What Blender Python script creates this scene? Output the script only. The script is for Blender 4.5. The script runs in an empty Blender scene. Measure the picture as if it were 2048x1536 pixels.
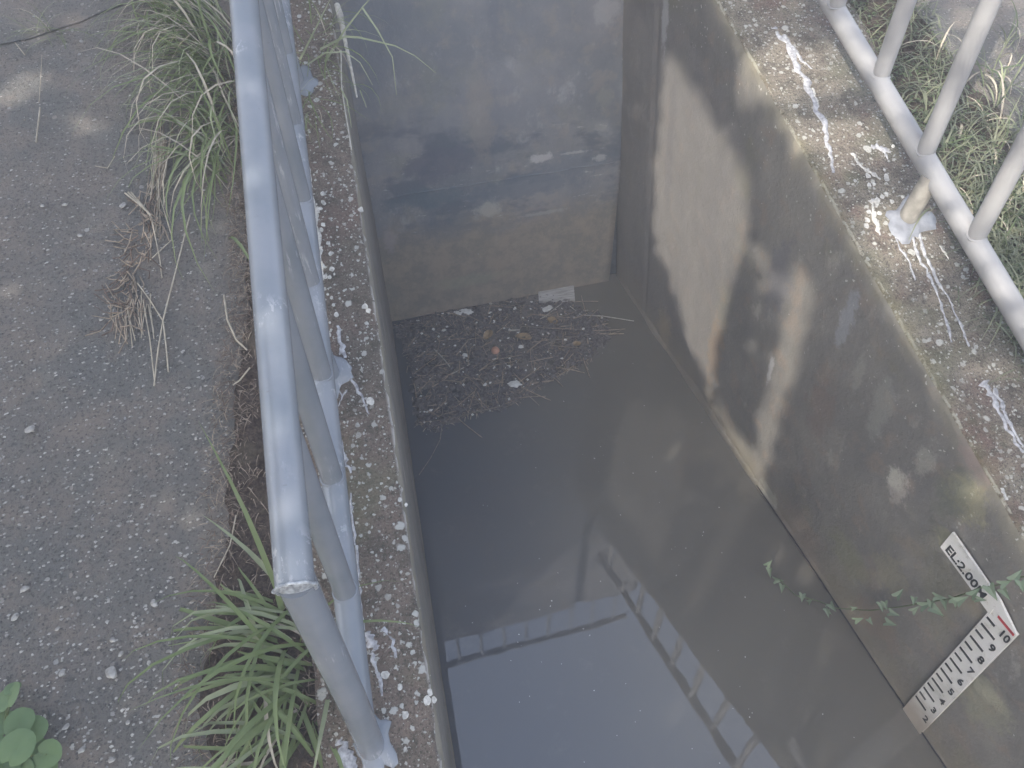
import bpy, bmesh, math, random
from mathutils import Vector, Matrix, noise
R = math.radians
rnd = random.Random(7)
scn = bpy.context.scene
COL = scn.collection

# ------------------------------------------------------------------ camera, world, sun, exposure
CAMX, FPX = 0.079, 1456.3
cam_d = bpy.data.cameras.new("camera"); cam = bpy.data.objects.new("camera", cam_d); COL.objects.link(cam)
cam.location = (CAMX, 0, 0); cam.rotation_euler = (R(43.731), R(0.755), R(-11.79))
cam_d.sensor_width = 36; cam_d.lens = 36 * FPX / 2048; cam_d.clip_start = 0.02; cam_d.clip_end = 500
scn.camera = cam
SUN_DIR = Vector((0.567, 0.544, -0.616)).normalized()      # the way the light travels
world = bpy.data.worlds.new("World"); scn.world = world; world.use_nodes = True
wn = world.node_tree; wn.nodes.clear()
sky = wn.nodes.new('ShaderNodeTexSky'); sky.sky_type = 'NISHITA'; sky.sun_disc = False
sky.sun_elevation = math.asin(-SUN_DIR.z); sky.sun_rotation = math.atan2(-SUN_DIR.x, -SUN_DIR.y)
sky.dust_density = 3.0; sky.air_density = 1.0; sky.ozone_density = 1.0
bg = wn.nodes.new('ShaderNodeBackground'); bg.inputs[1].default_value = 0.15
wo = wn.nodes.new('ShaderNodeOutputWorld')
hs = wn.nodes.new('ShaderNodeHueSaturation'); hs.inputs['Saturation'].default_value = .78      # milky morning sky
wn.links.new(sky.outputs[0], hs.inputs['Color']); wn.links.new(hs.outputs[0], bg.inputs[0]); wn.links.new(bg.outputs[0], wo.inputs[0])
sun_d = bpy.data.lights.new("sun", 'SUN'); sun_d.energy = 2.0; sun_d.angle = R(0.5); sun_d.color = (1.0, 0.93, 0.82)
sun = bpy.data.objects.new("sun", sun_d); COL.objects.link(sun)
sun.rotation_euler = SUN_DIR.to_track_quat('-Z', 'Y').to_euler(); sun.location = (-6, -6, 8)
scn.view_settings.view_transform = 'Standard'; scn.view_settings.look = 'None'
scn.view_settings.exposure = 2.12; scn.view_settings.gamma = 1.0; scn.view_settings.use_curve_mapping = False

# ------------------------------------------------------------------ measured layout
SL = 0.41                                    # slope of the banks
def zc(y): return -2.28 + SL * y             # top of both side walls
WZ = -3.235                                  # water level
W, W1, XB = 2.0, -0.097, -0.087
D, D1 = 3.907, 0.062
def xr(y, z): return W + W1 * y + XB * (z - WZ)     # face of the right wall
def yb(x): return D + D1 * (x - W)                  # face of the headwall
ZT = 1.711                                   # top of the headwall
RM = cam.rotation_euler.to_matrix()
def ray(px, py): return RM @ Vector(((px - 1024) / FPX, -(py - 768) / FPX, -1))
def hit(px, py, n, d):
    r = ray(px, py); n = Vector(n); o = Vector((CAMX, 0, 0))
    return o + r * ((d - n.dot(o)) / n.dot(r))
def on_slope(px, py, dz=0.0): return hit(px, py, (0, -SL, 1), -2.28 + dz)
def on_water(px, py, dz=0.0): return hit(px, py, (0, 0, 1), WZ + dz)
def on_rwall(px, py, off=0.0): return hit(px, py, (1, -W1, -XB), W - XB * WZ - off)
def on_back(px, py, off=0.0): return hit(px, py, (-D1, 1, 0), D - D1 * W - off)

# ------------------------------------------------------------------ helpers
def meta(o, label=None, cat=None, group=None, kind=None):
    if label: o['label'] = label
    if cat: o['category'] = cat
    if group: o['group'] = group
    if kind: o['kind'] = kind
    return o
def link(name, me, m=None, parent=None, smooth=False):
    o = bpy.data.objects.new(name, me); COL.objects.link(o)
    if m: me.materials.append(m)
    if parent: o.parent = parent; o.matrix_parent_inverse = Matrix.Translation(-Vector(parent.location)) if False else Matrix()
    if smooth:
        for p in me.polygons: p.use_smooth = True
    return o
def empty(name, loc=(0, 0, 0), rot=(0, 0, 0)):
    o = bpy.data.objects.new(name, None); COL.objects.link(o); o.location = loc; o.rotation_euler = rot
    o.empty_display_size = .1
    return o
def frombm(name, bm, m=None, parent=None, smooth=False, local=True):
    me = bpy.data.meshes.new(name)
    if parent is not None and local:       # geometry given in world space
        bmesh.ops.transform(bm, matrix=parent.matrix_basis.inverted() if parent.parent is None else (parent.parent.matrix_basis @ parent.matrix_basis).inverted(), verts=bm.verts)
    bm.to_mesh(me); bm.free()
    return link(name, me, m, parent, smooth)
def frompy(name, vs, fs, m=None, parent=None, smooth=False):
    me = bpy.data.meshes.new(name); me.from_pydata([tuple(v) for v in vs], [], fs); me.update()
    if parent is not None: me.transform(parent.matrix_basis.inverted())
    return link(name, me, m, parent, smooth)
def tube_into(bm, pts, rad, n=10, cap=True):
    pts = [Vector(p) for p in pts]; rings = []
    t0 = (pts[1] - pts[0]).normalized(); up = Vector((0, 0, 1)) if abs(t0.z) < .9 else Vector((0, 1, 0))
    for i, p in enumerate(pts):
        a = pts[max(i - 1, 0)]; b = pts[min(i + 1, len(pts) - 1)]
        t = (b - a).normalized(); u = t.cross(up).normalized(); v = t.cross(u).normalized()
        r = rad[i] if isinstance(rad, (list, tuple)) else rad
        rings.append([bm.verts.new(p + (u * math.cos(k * 2 * math.pi / n) + v * math.sin(k * 2 * math.pi / n)) * r) for k in range(n)])
    for a, b in zip(rings, rings[1:]):
        for k in range(n): bm.faces.new((a[k], a[(k + 1) % n], b[(k + 1) % n], b[k]))
    if cap:
        for rg, sg in ((rings[0], -1), (rings[-1], 1)):      # caps on their own vertices keep the side normals straight
            bm.faces.new([bm.verts.new(v.co.copy()) for v in (rg if sg > 0 else rg[::-1])])
    return bm
def tube(name, pts, rad, m, parent=None, n=12, smooth=True):
    bm = tube_into(bmesh.new(), pts, rad, n); bmesh.ops.recalc_face_normals(bm, faces=bm.faces)
    o = frombm(name, bm, m, parent)
    for p in o.data.polygons: p.use_smooth = smooth and len(p.vertices) == 4
    return o
def box_into(bm, c, s, rot=None):
    mtx = Matrix.Translation(c) @ (rot.to_4x4() if rot else Matrix()) @ Matrix.Diagonal((s[0], s[1], s[2], 1))
    bmesh.ops.create_cube(bm, size=1, matrix=mtx)
def nz(x, y, z=0.0, s=1.0): return noise.noise(Vector((x * s, y * s, z * s)))
def fbm(x, y, z, s): return nz(x, y, z, s) + .5 * nz(x + 7, y, z, s * 2.1) + .25 * nz(x, y + 9, z, s * 4.3)

# ------------------------------------------------------------------ materials
class NB:
    def __init__(s, name):
        s.m = bpy.data.materials.new(name); s.m.use_nodes = True; s.t = s.m.node_tree; s.N = s.t.nodes; s.L = s.t.links
        s.b = s.N['Principled BSDF']; s.tc = s.N.new('ShaderNodeTexCoord').outputs['Object']
    def set(s, inp, v):
        if hasattr(v, 'is_output'): s.L.new(v, inp)
        else: inp.default_value = v
    def map(s, scale=(1, 1, 1), rot=(0, 0, 0), src=None):
        n = s.N.new('ShaderNodeMapping'); s.L.new(src or s.tc, n.inputs[0]); n.inputs['Scale'].default_value = scale; n.inputs['Rotation'].default_value = rot
        return n.outputs[0]
    def noise(s, scale, detail=4, rough=.55, vec=None, dist=0):
        n = s.N.new('ShaderNodeTexNoise'); s.L.new(vec or s.tc, n.inputs['Vector'])
        n.inputs['Scale'].default_value = scale; n.inputs['Detail'].default_value = detail; n.inputs['Roughness'].default_value = rough; n.inputs['Distortion'].default_value = dist
        return n.outputs['Fac']
    def noisec(s, scale, vec=None):
        n = s.N.new('ShaderNodeTexNoise'); s.L.new(vec or s.tc, n.inputs['Vector']); n.inputs['Scale'].default_value = scale; n.inputs['Detail'].default_value = 3
        return n.outputs['Color']
    def vor(s, scale, vec=None, feat='F1', rand=1.0):
        n = s.N.new('ShaderNodeTexVoronoi'); s.L.new(vec or s.tc, n.inputs['Vector']); n.feature = feat; n.inputs['Scale'].default_value = scale; n.inputs['Randomness'].default_value = rand
        return n.outputs['Distance'], n.outputs['Color']
    def math(s, op, a, b=0.0, c=None, clamp=False):
        n = s.N.new('ShaderNodeMath'); n.operation = op; n.use_clamp = clamp; s.set(n.inputs[0], a); s.set(n.inputs[1], b)
        if c is not None: s.set(n.inputs[2], c)
        return n.outputs[0]
    def ramp(s, f, a, b):                    # smooth 0..1 between a and b
        n = s.N.new('ShaderNodeMapRange'); n.interpolation_type = 'SMOOTHSTEP'; s.L.new(f, n.inputs[0]); n.inputs[1].default_value = a; n.inputs[2].default_value = b
        return n.outputs[0]
    def mix(s, f, a, b, mode='MIX'):
        n = s.N.new('ShaderNodeMix'); n.data_type = 'RGBA'; n.blend_type = mode; s.set(n.inputs[0], f)
        s.set(n.inputs[6], a if hasattr(a, 'is_output') else (*a, 1)); s.set(n.inputs[7], b if hasattr(b, 'is_output') else (*b, 1))
        return n.outputs[2]
    def xyz(s, src=None):
        n = s.N.new('ShaderNodeSeparateXYZ'); s.L.new(src or s.tc, n.inputs[0]); return n.outputs
    def addv(s, a, b, k):
        m = s.N.new('ShaderNodeVectorMath'); m.operation = 'MULTIPLY_ADD'; s.L.new(b, m.inputs[0]); m.inputs[1].default_value = (k, k, k); s.L.new(a, m.inputs[2]); return m.outputs[0]
    def done(s, color, rough=.85, bump=None, bd=.01, strength=.6, spec=.3, **kw):
        s.set(s.b.inputs['Base Color'], color if hasattr(color, 'is_output') else (*color, 1)); s.set(s.b.inputs['Roughness'], rough)
        s.b.inputs['Specular IOR Level'].default_value = spec
        for k, v in kw.items(): s.set(s.b.inputs[k.replace('_', ' ')], v)
        if bump is not None:
            n = s.N.new('ShaderNodeBump'); n.inputs['Distance'].default_value = bd; n.inputs['Strength'].default_value = strength; s.L.new(bump, n.inputs['Height']); s.L.new(n.outputs[0], s.b.inputs['Normal'])
        return s.m
    def pos(s):
        if not hasattr(s, '_p'): s._p = s.N.new('ShaderNodeNewGeometry').outputs['Position']
        return s._p
    def blob(s, c, P, rad, col, f=.6, ns=9, amp=.9):
        """a stain of its own shape on a wall: ragged patch round the point P"""
        m = s.N.new('ShaderNodeVectorMath'); m.operation = 'SUBTRACT'; s.L.new(s.pos(), m.inputs[0]); m.inputs[1].default_value = P
        k = s.N.new('ShaderNodeVectorMath'); k.operation = 'DIVIDE'; s.L.new(m.outputs[0], k.inputs[0]); k.inputs[1].default_value = rad
        l = s.N.new('ShaderNodeVectorMath'); l.operation = 'LENGTH'; s.L.new(k.outputs[0], l.inputs[0])
        d = s.math('ADD', l.outputs['Value'], s.math('MULTIPLY_ADD', s.noise(ns, 6, .75, s.pos()), amp * 2, -amp))
        return s.mix(s.math('MULTIPLY', s.ramp(d, 1.0, .45), f), c, col)
    def spots(s, scale, rmin, rmax, keep, warp=.02, vec=None):
        """round lichen spots: one per voronoi cell, radius and presence random"""
        v = s.addv(vec or s.tc, s.noisec(scale * 1.6, vec), warp)
        d, c = s.vor(scale, v)
        x = s.N.new('ShaderNodeSeparateColor'); s.L.new(c, x.inputs[0])
        rr = s.math('MULTIPLY_ADD', x.outputs[0], rmax - rmin, rmin)
        on = s.math('LESS_THAN', x.outputs[1], keep)
        sm = s.math('MULTIPLY', s.math('SUBTRACT', rr, d), 14.0, clamp=True)
        return s.math('MULTIPLY', sm, on)

def plain(name, col, rough=.7, var=.25, scale=30, spec=.3, bump=.002, **kw):
    n = NB(name); f = n.noise(scale); c = n.mix(n.ramp(f, .3, .7), tuple(k * (1 - var) for k in col), tuple(k * (1 + var) for k in col))
    return n.done(c, rough, f, bump, .5, spec, **kw)

def mat_coping(name, base1, base2, spot, keepA, keepB, red=.5, edge=None, redge=False, dark=(.075,.07,.06)):
    n = NB(name)
    big = n.noise(2.2, 5, .6); mid = n.noise(14, 6, .7); fine = n.noise(120, 4, .75); sp = n.noise(300, 2, .6)
    c = n.mix(n.ramp(big, .35, .65), base1, base2)
    c = n.mix(n.math('MULTIPLY', n.ramp(n.noise(5.3, 4, .6), .48, .68), red), c, (.20, .135, .115))
    c = n.mix(n.math('MULTIPLY', n.ramp(mid, .5, .62), .55), c, dark)
    c = n.mix(n.math('MULTIPLY', n.ramp(fine, .50, .62), .85), c, dark)
    c = n.mix(n.math('MULTIPLY', n.ramp(n.noise(170, 3, .7), .57, .68), .7), c, (.42, .40, .36))
    c = n.mix(n.math('MULTIPLY', n.ramp(n.noise(4.1, 3), .55, .7), .35), c, (.17, .18, .11))
    patch = n.ramp(n.noise(3.4, 3, .5), .38, .58)
    a = n.math('MULTIPLY', n.spots(42, .12, .46, keepA), n.math('MULTIPLY_ADD', patch, .6, .4))
    b = n.spots(95, .16, .5, keepB, .012)
    dd = n.spots(19, .08, .33, keepA * .42, .03)
    allm = n.math('MAXIMUM', n.math('MAXIMUM', a, b), dd)
    allm = n.math('MULTIPLY', allm, .92)
    c = n.mix(allm, c, spot)
    if edge is not None:                     # worn, limed arris
        x = n.xyz()[0]
        e = n.math('MULTIPLY', n.ramp(x, edge - .014, edge - .004), n.ramp(n.noise(22, 4, .7), .38, .5))
        c = n.mix(n.math('MULTIPLY', e, .8), c, (.55, .53, .5))
    if redge:
        X = n.xyz(); f0 = n.math('MULTIPLY_ADD', X[1], W1, W); f1 = n.math('MULTIPLY_ADD', X[2], XB, n.math('ADD', f0, -XB * WZ)); e0 = n.math('SUBTRACT', X[0], f1)
        e = n.math('MULTIPLY', n.ramp(n.math('ABSOLUTE', n.math('ADD', e0, n.math('MULTIPLY_ADD', n.noise(25, 3), .016, -.018))), .006, .001), n.ramp(n.noise(9, 5, .7), .44, .52))
        c = n.mix(n.math('MULTIPLY', e, .8), c, (.52, .50, .42))
        g_ = n.math('MULTIPLY', n.ramp(n.math('ADD', e0, n.math('MULTIPLY', n.noise(8, 4, .6), .10)), .13, .03), n.ramp(n.noise(3, 3), .35, .6))
        c = n.mix(n.math('MULTIPLY', g_, .5), c, (.24, .22, .12))
    h = n.math('ADD', n.math('MULTIPLY', fine, .6), n.math('ADD', n.math('MULTIPLY', allm, .25), n.math('MULTIPLY', mid, .8)))
    return n.done(c, .92, h, .018, 1.0, .15)

M = {}
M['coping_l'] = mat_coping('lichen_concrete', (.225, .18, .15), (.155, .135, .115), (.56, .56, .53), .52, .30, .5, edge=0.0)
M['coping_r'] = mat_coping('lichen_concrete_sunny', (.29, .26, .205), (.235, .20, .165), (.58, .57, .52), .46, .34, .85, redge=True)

def mat_wall(name, a, b, tint, stain, green=(.20, .19, .12)):
    n = NB(name)
    v = n.map((1, 1, .28)); big = n.noise(1.7, 5, .6); st = n.noise(3.5, 5, .65, v); fine = n.noise(60, 6, .7); med = n.noise(9, 5, .6)
    c = n.mix(n.ramp(big, .35, .65), a, b)
    c = n.mix(n.math('MULTIPLY', n.ramp(st, .45, .68), .5), c, stain)
    c = n.mix(n.math('MULTIPLY', n.ramp(med, .5, .68), .45), c, tint)
    c = n.mix(n.math('MULTIPLY', n.ramp(n.noise(5.5, 7, .72, n.map((1, 1, .7), src=None)), .57, .70), .5), c, tuple(min(.6, k * 1.6) for k in a))
    c = n.mix(n.math('MULTIPLY', n.ramp(n.noise(2.1, 6, .7, n.map((1.3, 1.3, .5))), .52, .66), .45), c, stain)
    c = n.mix(n.math('MULTIPLY', n.ramp(n.noise(2.6, 4, .6, n.map((1, 1, .8))), .54, .7), .4), c, green)
    c = n.mix(n.math('MULTIPLY', n.ramp(fine, .55, .7), .3), c, tuple(k * .55 for k in a))
    c = n.mix(n.math('MULTIPLY', n.ramp(n.noise(45, 5, .75), .60, .70), .35), c, (.36, .35, .33))
    z = n.xyz()[2]
    return n, c, fine, med, z
n, c, fine, med, z = mat_wall('stained_wall_concrete', (.235, .222, .20), (.17, .163, .152), (.27, .21, .165), (.125, .122, .12))
y = n.xyz()[1]
# height below the sloping top edge: weathered dark band with pale lichen near the arris, low down by the headwall the sunlit patch's grey put into the colour
below = n.math('SUBTRACT', n.math('MULTIPLY_ADD', y, SL, -2.28), z)
w = n.math('ADD', below, n.math('MULTIPLY_ADD', n.noise(3, 4), .10, -.05))
sun_patch = n.math('MULTIPLY', n.ramp(w, .26, .34), n.ramp(y, 2.35, 2.75))
c = n.mix(n.math('MULTIPLY', sun_patch, .6), c, (.20, .19, .185))
c = n.mix(n.math('MULTIPLY', n.ramp(n.math('ADD', below, n.math('MULTIPLY', n.noise(7, 5, .6), .22)), .22, .08), .65), c, (.26, .235, .17))
c = n.mix(n.math('MULTIPLY', n.spots(60, .10, .36, .16), n.ramp(below, .5, .05)), c, (.5, .49, .44))
low = n.math('MULTIPLY', n.ramp(n.math('ADD', z, n.math('MULTIPLY', n.noise(4, 4), .25)), WZ + .42, WZ + .12), .6)
c = n.mix(low, c, (.25, .22, .165))
c = n.mix(n.math('MULTIPLY', n.spots(34, .04, .13, .10), .8), c, (.55, .54, .50))
for (px, py, ry, rz, col, f) in [(1795, 975, .06, .09, (.42, .38, .34), .7), (1790, 960, .05, .05, (.45, .44, .38), .7), (1850, 920, .04, .09, (.34, .33, .29), .6), (1890, 1080, .05, .05, (.26, .26, .16), .6), (1700, 1120, .16, .12, (.21, .21, .14), .6), (1935, 1000, .09, .10, (.30, .28, .17), .6), (1690, 650, .04, .16, (.33, .34, .37), .6),
                              (1720, 740, .03, .12, (.30, .29, .26), .55), (1765, 810, .05, .16, (.30, .30, .27), .5), (1542, 735, .018, .10, (.40, .40, .41), .7), (1535, 985, .09, .06, (.36, .35, .30), .75), (1330, 650, .10, .16, (.30, .25, .18), .6), (1430, 700, .08, .30, (.30, .22, .15), .6), (1640, 820, .10, .20, (.20, .15, .13), .5), (1600, 1080, .2, .2, (.22, .17, .14), .4),
                              (1960, 930, .10, .06, (.27, .20, .18), .6), (1750, 1240, .16, .10, (.23, .18, .15), .6), (1900, 1000, .08, .14, (.13, .14, .11), .6), (1780, 1150, .10, .12, (.27, .25, .17), .5), (1960, 1400, .12, .14, (.30, .30, .20), .45), (1560, 560, .08, .22, (.15, .15, .17), .6), (1340, 300, .05, .4, (.15, .145, .15), .5), (1330, 40, .035, .16, (.42, .42, .43), .7), (1300, 330, .05, .35, (.27, .25, .23), .5)]:
    c = n.blob(c, tuple(on_rwall(px, py)), (1, ry * 1.15, rz * 1.15), col, f * .9, 20 if max(ry, rz) < .13 else 11, 1.3)
M['rwall'] = n.done(c, .8, n.math('ADD', n.math('MULTIPLY', fine, .5), med), .012, .6, .25)

n, c, fine, med, z = mat_wall('damp_headwall_concrete', (.26, .255, .265), (.17, .185, .205), (.30, .265, .235), (.13, .15, .18), (.24, .24, .19))
z = n.xyz(n.pos())[2]
c = n.mix(n.math('MULTIPLY', n.ramp(n.math('ADD', z, n.math('MULTIPLY', n.noise(3.2, 6, .7), .75)), WZ + 1.24, WZ + .92), .8), c, n.mix(n.ramp(n.noise(7, 6, .75), .38, .62), (.20, .185, .15), (.31, .255, .195)))
scr = n.math('MULTIPLY', n.ramp(n.noise(16, 6, .8, n.map((.5, 1, 2.4))), .60, .68), n.math('MULTIPLY', n.ramp(z, WZ + .55, WZ + .75), n.ramp(z, WZ + 1.35, WZ + 1.1)))
c = n.mix(n.math('MULTIPLY', scr, .7), c, (.5, .5, .52))
blk = n.math('MULTIPLY', n.ramp(n.noise(2.2, 4, .6, n.map((1.2, 1, 2.2))), .5, .62), n.math('MULTIPLY', n.ramp(z, WZ + .5, WZ + .8), n.ramp(z, WZ + 1.6, WZ + 1.2)))
c = n.mix(n.math('MULTIPLY', blk, .75), c, (.09, .115, .15))
c = n.mix(n.math('MULTIPLY', n.ramp(n.noise(1.6, 3, .5, n.map((1, 1, .3))), .58, .72), .45), c, (.33, .25, .18))
for (px, py, rx, rz, col, f) in [(1000, 210, .5, .30, (.25, .26, .29), .35), (960, 240, .10, .35, (.30, .26, .22), .4), (880, 330, .26, .14, (.11, .12, .16), .75), (1050, 370, .5, .10, (.12, .15, .19), .7), (850, 400, .30, .08, (.11, .15, .18), .75), (1150, 330, .3, .10, (.13, .16, .20), .6), (1210, 190, .08, .07, (.30, .29, .25), .5), (1085, 315, .09, .035, (.5, .49, .50), .8), (1150, 305, .12, .012, (.42, .42, .43), .7), (1200, 315, .05, .03, (.5, .49, .5), .6), (975, 420, .10, .06, (.44, .42, .38), .65), (1090, 425, .18, .02, (.36, .35, .34), .6), (1215, 20, .10, .08, (.40, .39, .40), .5), (780, 480, .05, .12, (.33, .29, .31), .5), (940, 560, .3, .06, (.25, .26, .20), .5)]:
    c = n.blob(c, tuple(on_back(px, py)), (rx, 1, rz), col, f * .9, 22 if rz < .05 else 9, 1.25)
c = n.mix(n.math('MULTIPLY', n.spots(16, .03, .08, .16), .8), c, (.5, .5, .5))
M['back'] = n.done(c, .7, n.math('ADD', n.math('MULTIPLY', fine, .4), med), .008, .5, .35)

def mat_ground():
    n = NB('exposed_aggregate_concrete')
    big = n.noise(2.0, 5, .65); mid = n.noise(8, 5, .6); fine = n.noise(90, 5, .75)
    c = n.mix(n.ramp(big, .35, .65), (.168, .164, .154), (.215, .19, .168))
    c = n.mix(n.math('MULTIPLY', n.ramp(mid, .46, .66), .55), c, (.24, .205, .175))
    c = n.mix(n.math('MULTIPLY', n.ramp(n.noise(3.3, 5, .65), .52, .68), .22), c, (.13, .132, .122))
    c = n.mix(n.math('MULTIPLY', n.ramp(fine, .5, .66), .7), c, (.07, .07, .07))
    d, cc = n.vor(85, n.addv(n.tc, n.noisec(90), .006)); x = n.N.new('ShaderNodeSeparateColor'); n.L.new(cc, x.inputs[0])
    peb = n.math('MULTIPLY', n.math('LESS_THAN', x.outputs[1], .5), n.ramp(n.math('SUBTRACT', n.math('MULTIPLY', x.outputs[0], .42), d), 0, .08))
    pc = n.mix(x.outputs[2], (.20, .185, .165), (.33, .325, .31))
    c = n.mix(n.math('MULTIPLY', peb, .85), c, pc)
    d2, cc2 = n.vor(34, n.addv(n.tc, n.noisec(60), .012)); x2 = n.N.new('ShaderNodeSeparateColor'); n.L.new(cc2, x2.inputs[0])
    p2 = n.math('MULTIPLY', n.math('LESS_THAN', x2.outputs[1], .22), n.ramp(n.math('SUBTRACT', n.math('MULTIPLY', x2.outputs[0], .34), d2), 0, .05))
    c = n.mix(n.math('MULTIPLY', p2, .8), c, n.mix(x2.outputs[2], (.30, .265, .23), (.40, .39, .38)))
    yy = n.math('ADD', n.xyz()[1], n.math('MULTIPLY', n.noise(9, 3), .35))
    h = n.math('ADD', n.math('MULTIPLY', peb, .7), n.math('ADD', fine, n.math('MULTIPLY', p2, 1.0)))
    return n.done(c, .9, h, .011, 1.0, .2)
M['ground'] = mat_ground()
n = NB('dark_soil'); f = n.noise(70, 6, .8); g = n.noise(9, 4)
c = n.mix(n.ramp(f, .35, .7), (.045, .036, .032), (.15, .115, .095)); c = n.mix(n.math('MULTIPLY', n.ramp(g, .5, .7), .5), c, (.14, .12, .09))
M['soil'] = n.done(c, .95, f, .02, .9, .1)
n = NB('galvanised_grey_paint'); f = n.noise(6, 4); g = n.noise(90, 4, .7); v = n.noise(60, 5, .75, n.map((1, .5, .12)))
c = n.mix(n.ramp(f, .35, .65), (.195, .215, .24), (.235, .25, .275)); c = n.mix(n.math('MULTIPLY', n.math('MULTIPLY', n.ramp(v, .54, .60), n.ramp(n.noise(4, 3), .54, .62)), .6), c, (.42, .43, .45))
c = n.mix(n.math('MULTIPLY', n.ramp(n.noise(45, 4, .7), .66, .72), .5), c, (.17, .17, .18))
M['paint'] = n.done(c, n.math('MULTIPLY_ADD', f, .2, .10), g, .0010, .4, .55)
n = NB('pale_grey_fence_paint'); f = n.noise(6, 4); g = n.noise(90, 4, .7)
c = n.mix(n.ramp(f, .35, .65), (.255, .255, .262), (.30, .298, .30)); c = n.mix(n.math('MULTIPLY', n.ramp(n.noise(30, 5, .7), .66, .72), .6), c, (.33, .31, .28))
M['paint_r'] = n.done(c, .42, g, .0012, .5, .4)
M['rust'] = plain('rusty_peeling_paint', (.24, .228, .205), .8, .25, 25)
M['bead'] = plain('weld_bead_paint', (.33, .345, .36), .35, .35, 120, .5, .005)
M['drip'] = plain('spilled_grey_white_paint', (.36, .36, .375), .8, .38, 70, .2, .006)
M['drip_w'] = plain('spilled_white_paint', (.47, .46, .43), .85, .28, 90, .2, .006)
M['blob'] = plain('grey_paint_blob', (.22, .23, .255), .5, .2, 30, .4, .004)
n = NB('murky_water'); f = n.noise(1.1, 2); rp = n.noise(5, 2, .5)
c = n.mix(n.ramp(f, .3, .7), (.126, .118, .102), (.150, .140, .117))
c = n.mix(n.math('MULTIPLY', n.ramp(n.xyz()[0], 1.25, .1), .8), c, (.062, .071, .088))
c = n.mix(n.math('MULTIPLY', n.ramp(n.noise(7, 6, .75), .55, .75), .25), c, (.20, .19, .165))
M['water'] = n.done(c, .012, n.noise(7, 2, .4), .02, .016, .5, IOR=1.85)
n = NB('floating_scum'); f = n.noise(60, 5, .75); g = n.noise(11, 4)
c = n.mix(n.ramp(f, .4, .65), (.085, .08, .082), (.20, .185, .18)); c = n.mix(n.math('MULTIPLY', n.ramp(g, .5, .65), .5), c, (.22, .195, .17))
M['scum'] = n.done(c, .75, f, .02, .8, .3)
def leafm(name, a, b, tr=.25):
    n = NB(name); oi = n.N.new('ShaderNodeObjectInfo').outputs['Random']; f = n.noise(22, 3)
    c = n.mix(n.math('ADD', n.math('MULTIPLY', oi, .6), n.math('MULTIPLY', n.ramp(f, .3, .7), .4)), a, b)
    m = n.done(c, .5, f, .003, .3, .35)
    t = n.N.new('ShaderNodeBsdfTranslucent'); n.L.new(n.mix(.3, c, (.12, .2, .03)), t.inputs[0])
    x = n.N.new('ShaderNodeMixShader'); x.inputs[0].default_value = tr
    n.L.new(n.b.outputs[0], x.inputs[1]); n.L.new(t.outputs[0], x.inputs[2]); n.L.new(x.outputs[0], n.N['Material Output'].inputs[0])
    return m
M['grass'] = leafm('grass_blade_green', (.155, .205, .08), (.25, .295, .14))
M['grass_pale'] = leafm('grass_blade_pale', (.25, .285, .16), (.36, .385, .25))
M['grass_y'] = leafm('grass_blade_yellow', (.28, .36, .07), (.30, .34, .10))
M['broad'] = leafm('broad_leaf_green', (.15, .225, .10), (.20, .28, .135))
M['weed'] = leafm('weed_leaf_green', (.085, .125, .06), (.15, .18, .095))
M['verge_blade'] = leafm('verge_blade', (.13, .155, .085), (.27, .275, .19))
M['ivy'] = leafm('ivy_leaf_green', (.15, .205, .135), (.215, .27, .19))
M['straw'] = plain('dry_straw', (.31, .25, .19), .8, .3, 40)
M['straw2'] = plain('pale_dry_straw', (.42, .37, .29), .8, .2, 40)
M['straw_d'] = plain('dark_dead_grass', (.15, .11, .085), .9, .35, 40)
M['root'] = plain('pale_root', (.40, .38, .34), .85, .25, 50)
M['pebble'] = plain('pale_pebble', (.36, .34, .31), .8, .35, 40)
M['chip'] = plain('white_foam', (.62, .62, .59), .8, .15, 60)
n = NB('weathered_board'); f = n.noise(8, 5, .7, n.map((1, 9, 1))); c = n.mix(n.ramp(f, .35, .65), (.30, .29, .27), (.50, .49, .47))
c = n.mix(n.math('MULTIPLY', n.ramp(n.noise(13, 3), .60, .68), .7), c, (.09, .08, .075)); M['wood'] = n.done(c, .85, f, .006, .6, .2)
M['orange'] = plain('faded_orange_plastic', (.48, .27, .19), .5, .15, 30)
M['dleaf'] = plain('dead_brown_leaf', (.27, .20, .12), .8, .3, 40)
M['twig'] = plain('wet_twig', (.20, .175, .15), .8, .25, 60)
n = NB('enamel_gauge_white'); f = n.noise(9, 5); c = n.mix(n.ramp(f, .35, .7), (.72, .71, .69), (.62, .61, .57))
zz = n.xyz(n.pos())[2]; c = n.mix(n.math('MULTIPLY', n.ramp(n.math('ADD', zz, n.math('MULTIPLY', n.noise(14, 4), .16)), WZ + .34, WZ + .12), .85), c, (.34, .285, .22))
c = n.mix(n.math('MULTIPLY', n.ramp(n.noise(26, 5, .8), .56, .64), .5), c, (.42, .38, .32))
c = n.mix(n.math('MULTIPLY', n.ramp(n.noise(60, 4, .7), .62, .7), .4), c, (.40, .38, .34)); M['white'] = n.done(c, .4, f, .001, .3, .4)
M['black'] = plain('black_gauge_paint', (.035, .035, .037), .5, .3, 60)
M['red'] = plain('red_gauge_paint', (.42, .04, .05), .5, .2, 60)
M['cable'] = plain('black_cable', (.03, .03, .032), .5, .2, 60)
M['groove'] = plain('dark_joint', (.07, .08, .095), .7, .2, 20)  # darker tone for the backing behind the recessed joint
M['bark'] = plain('tree_bark', (.14, .11, .085), .9, .35, 14)

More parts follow.
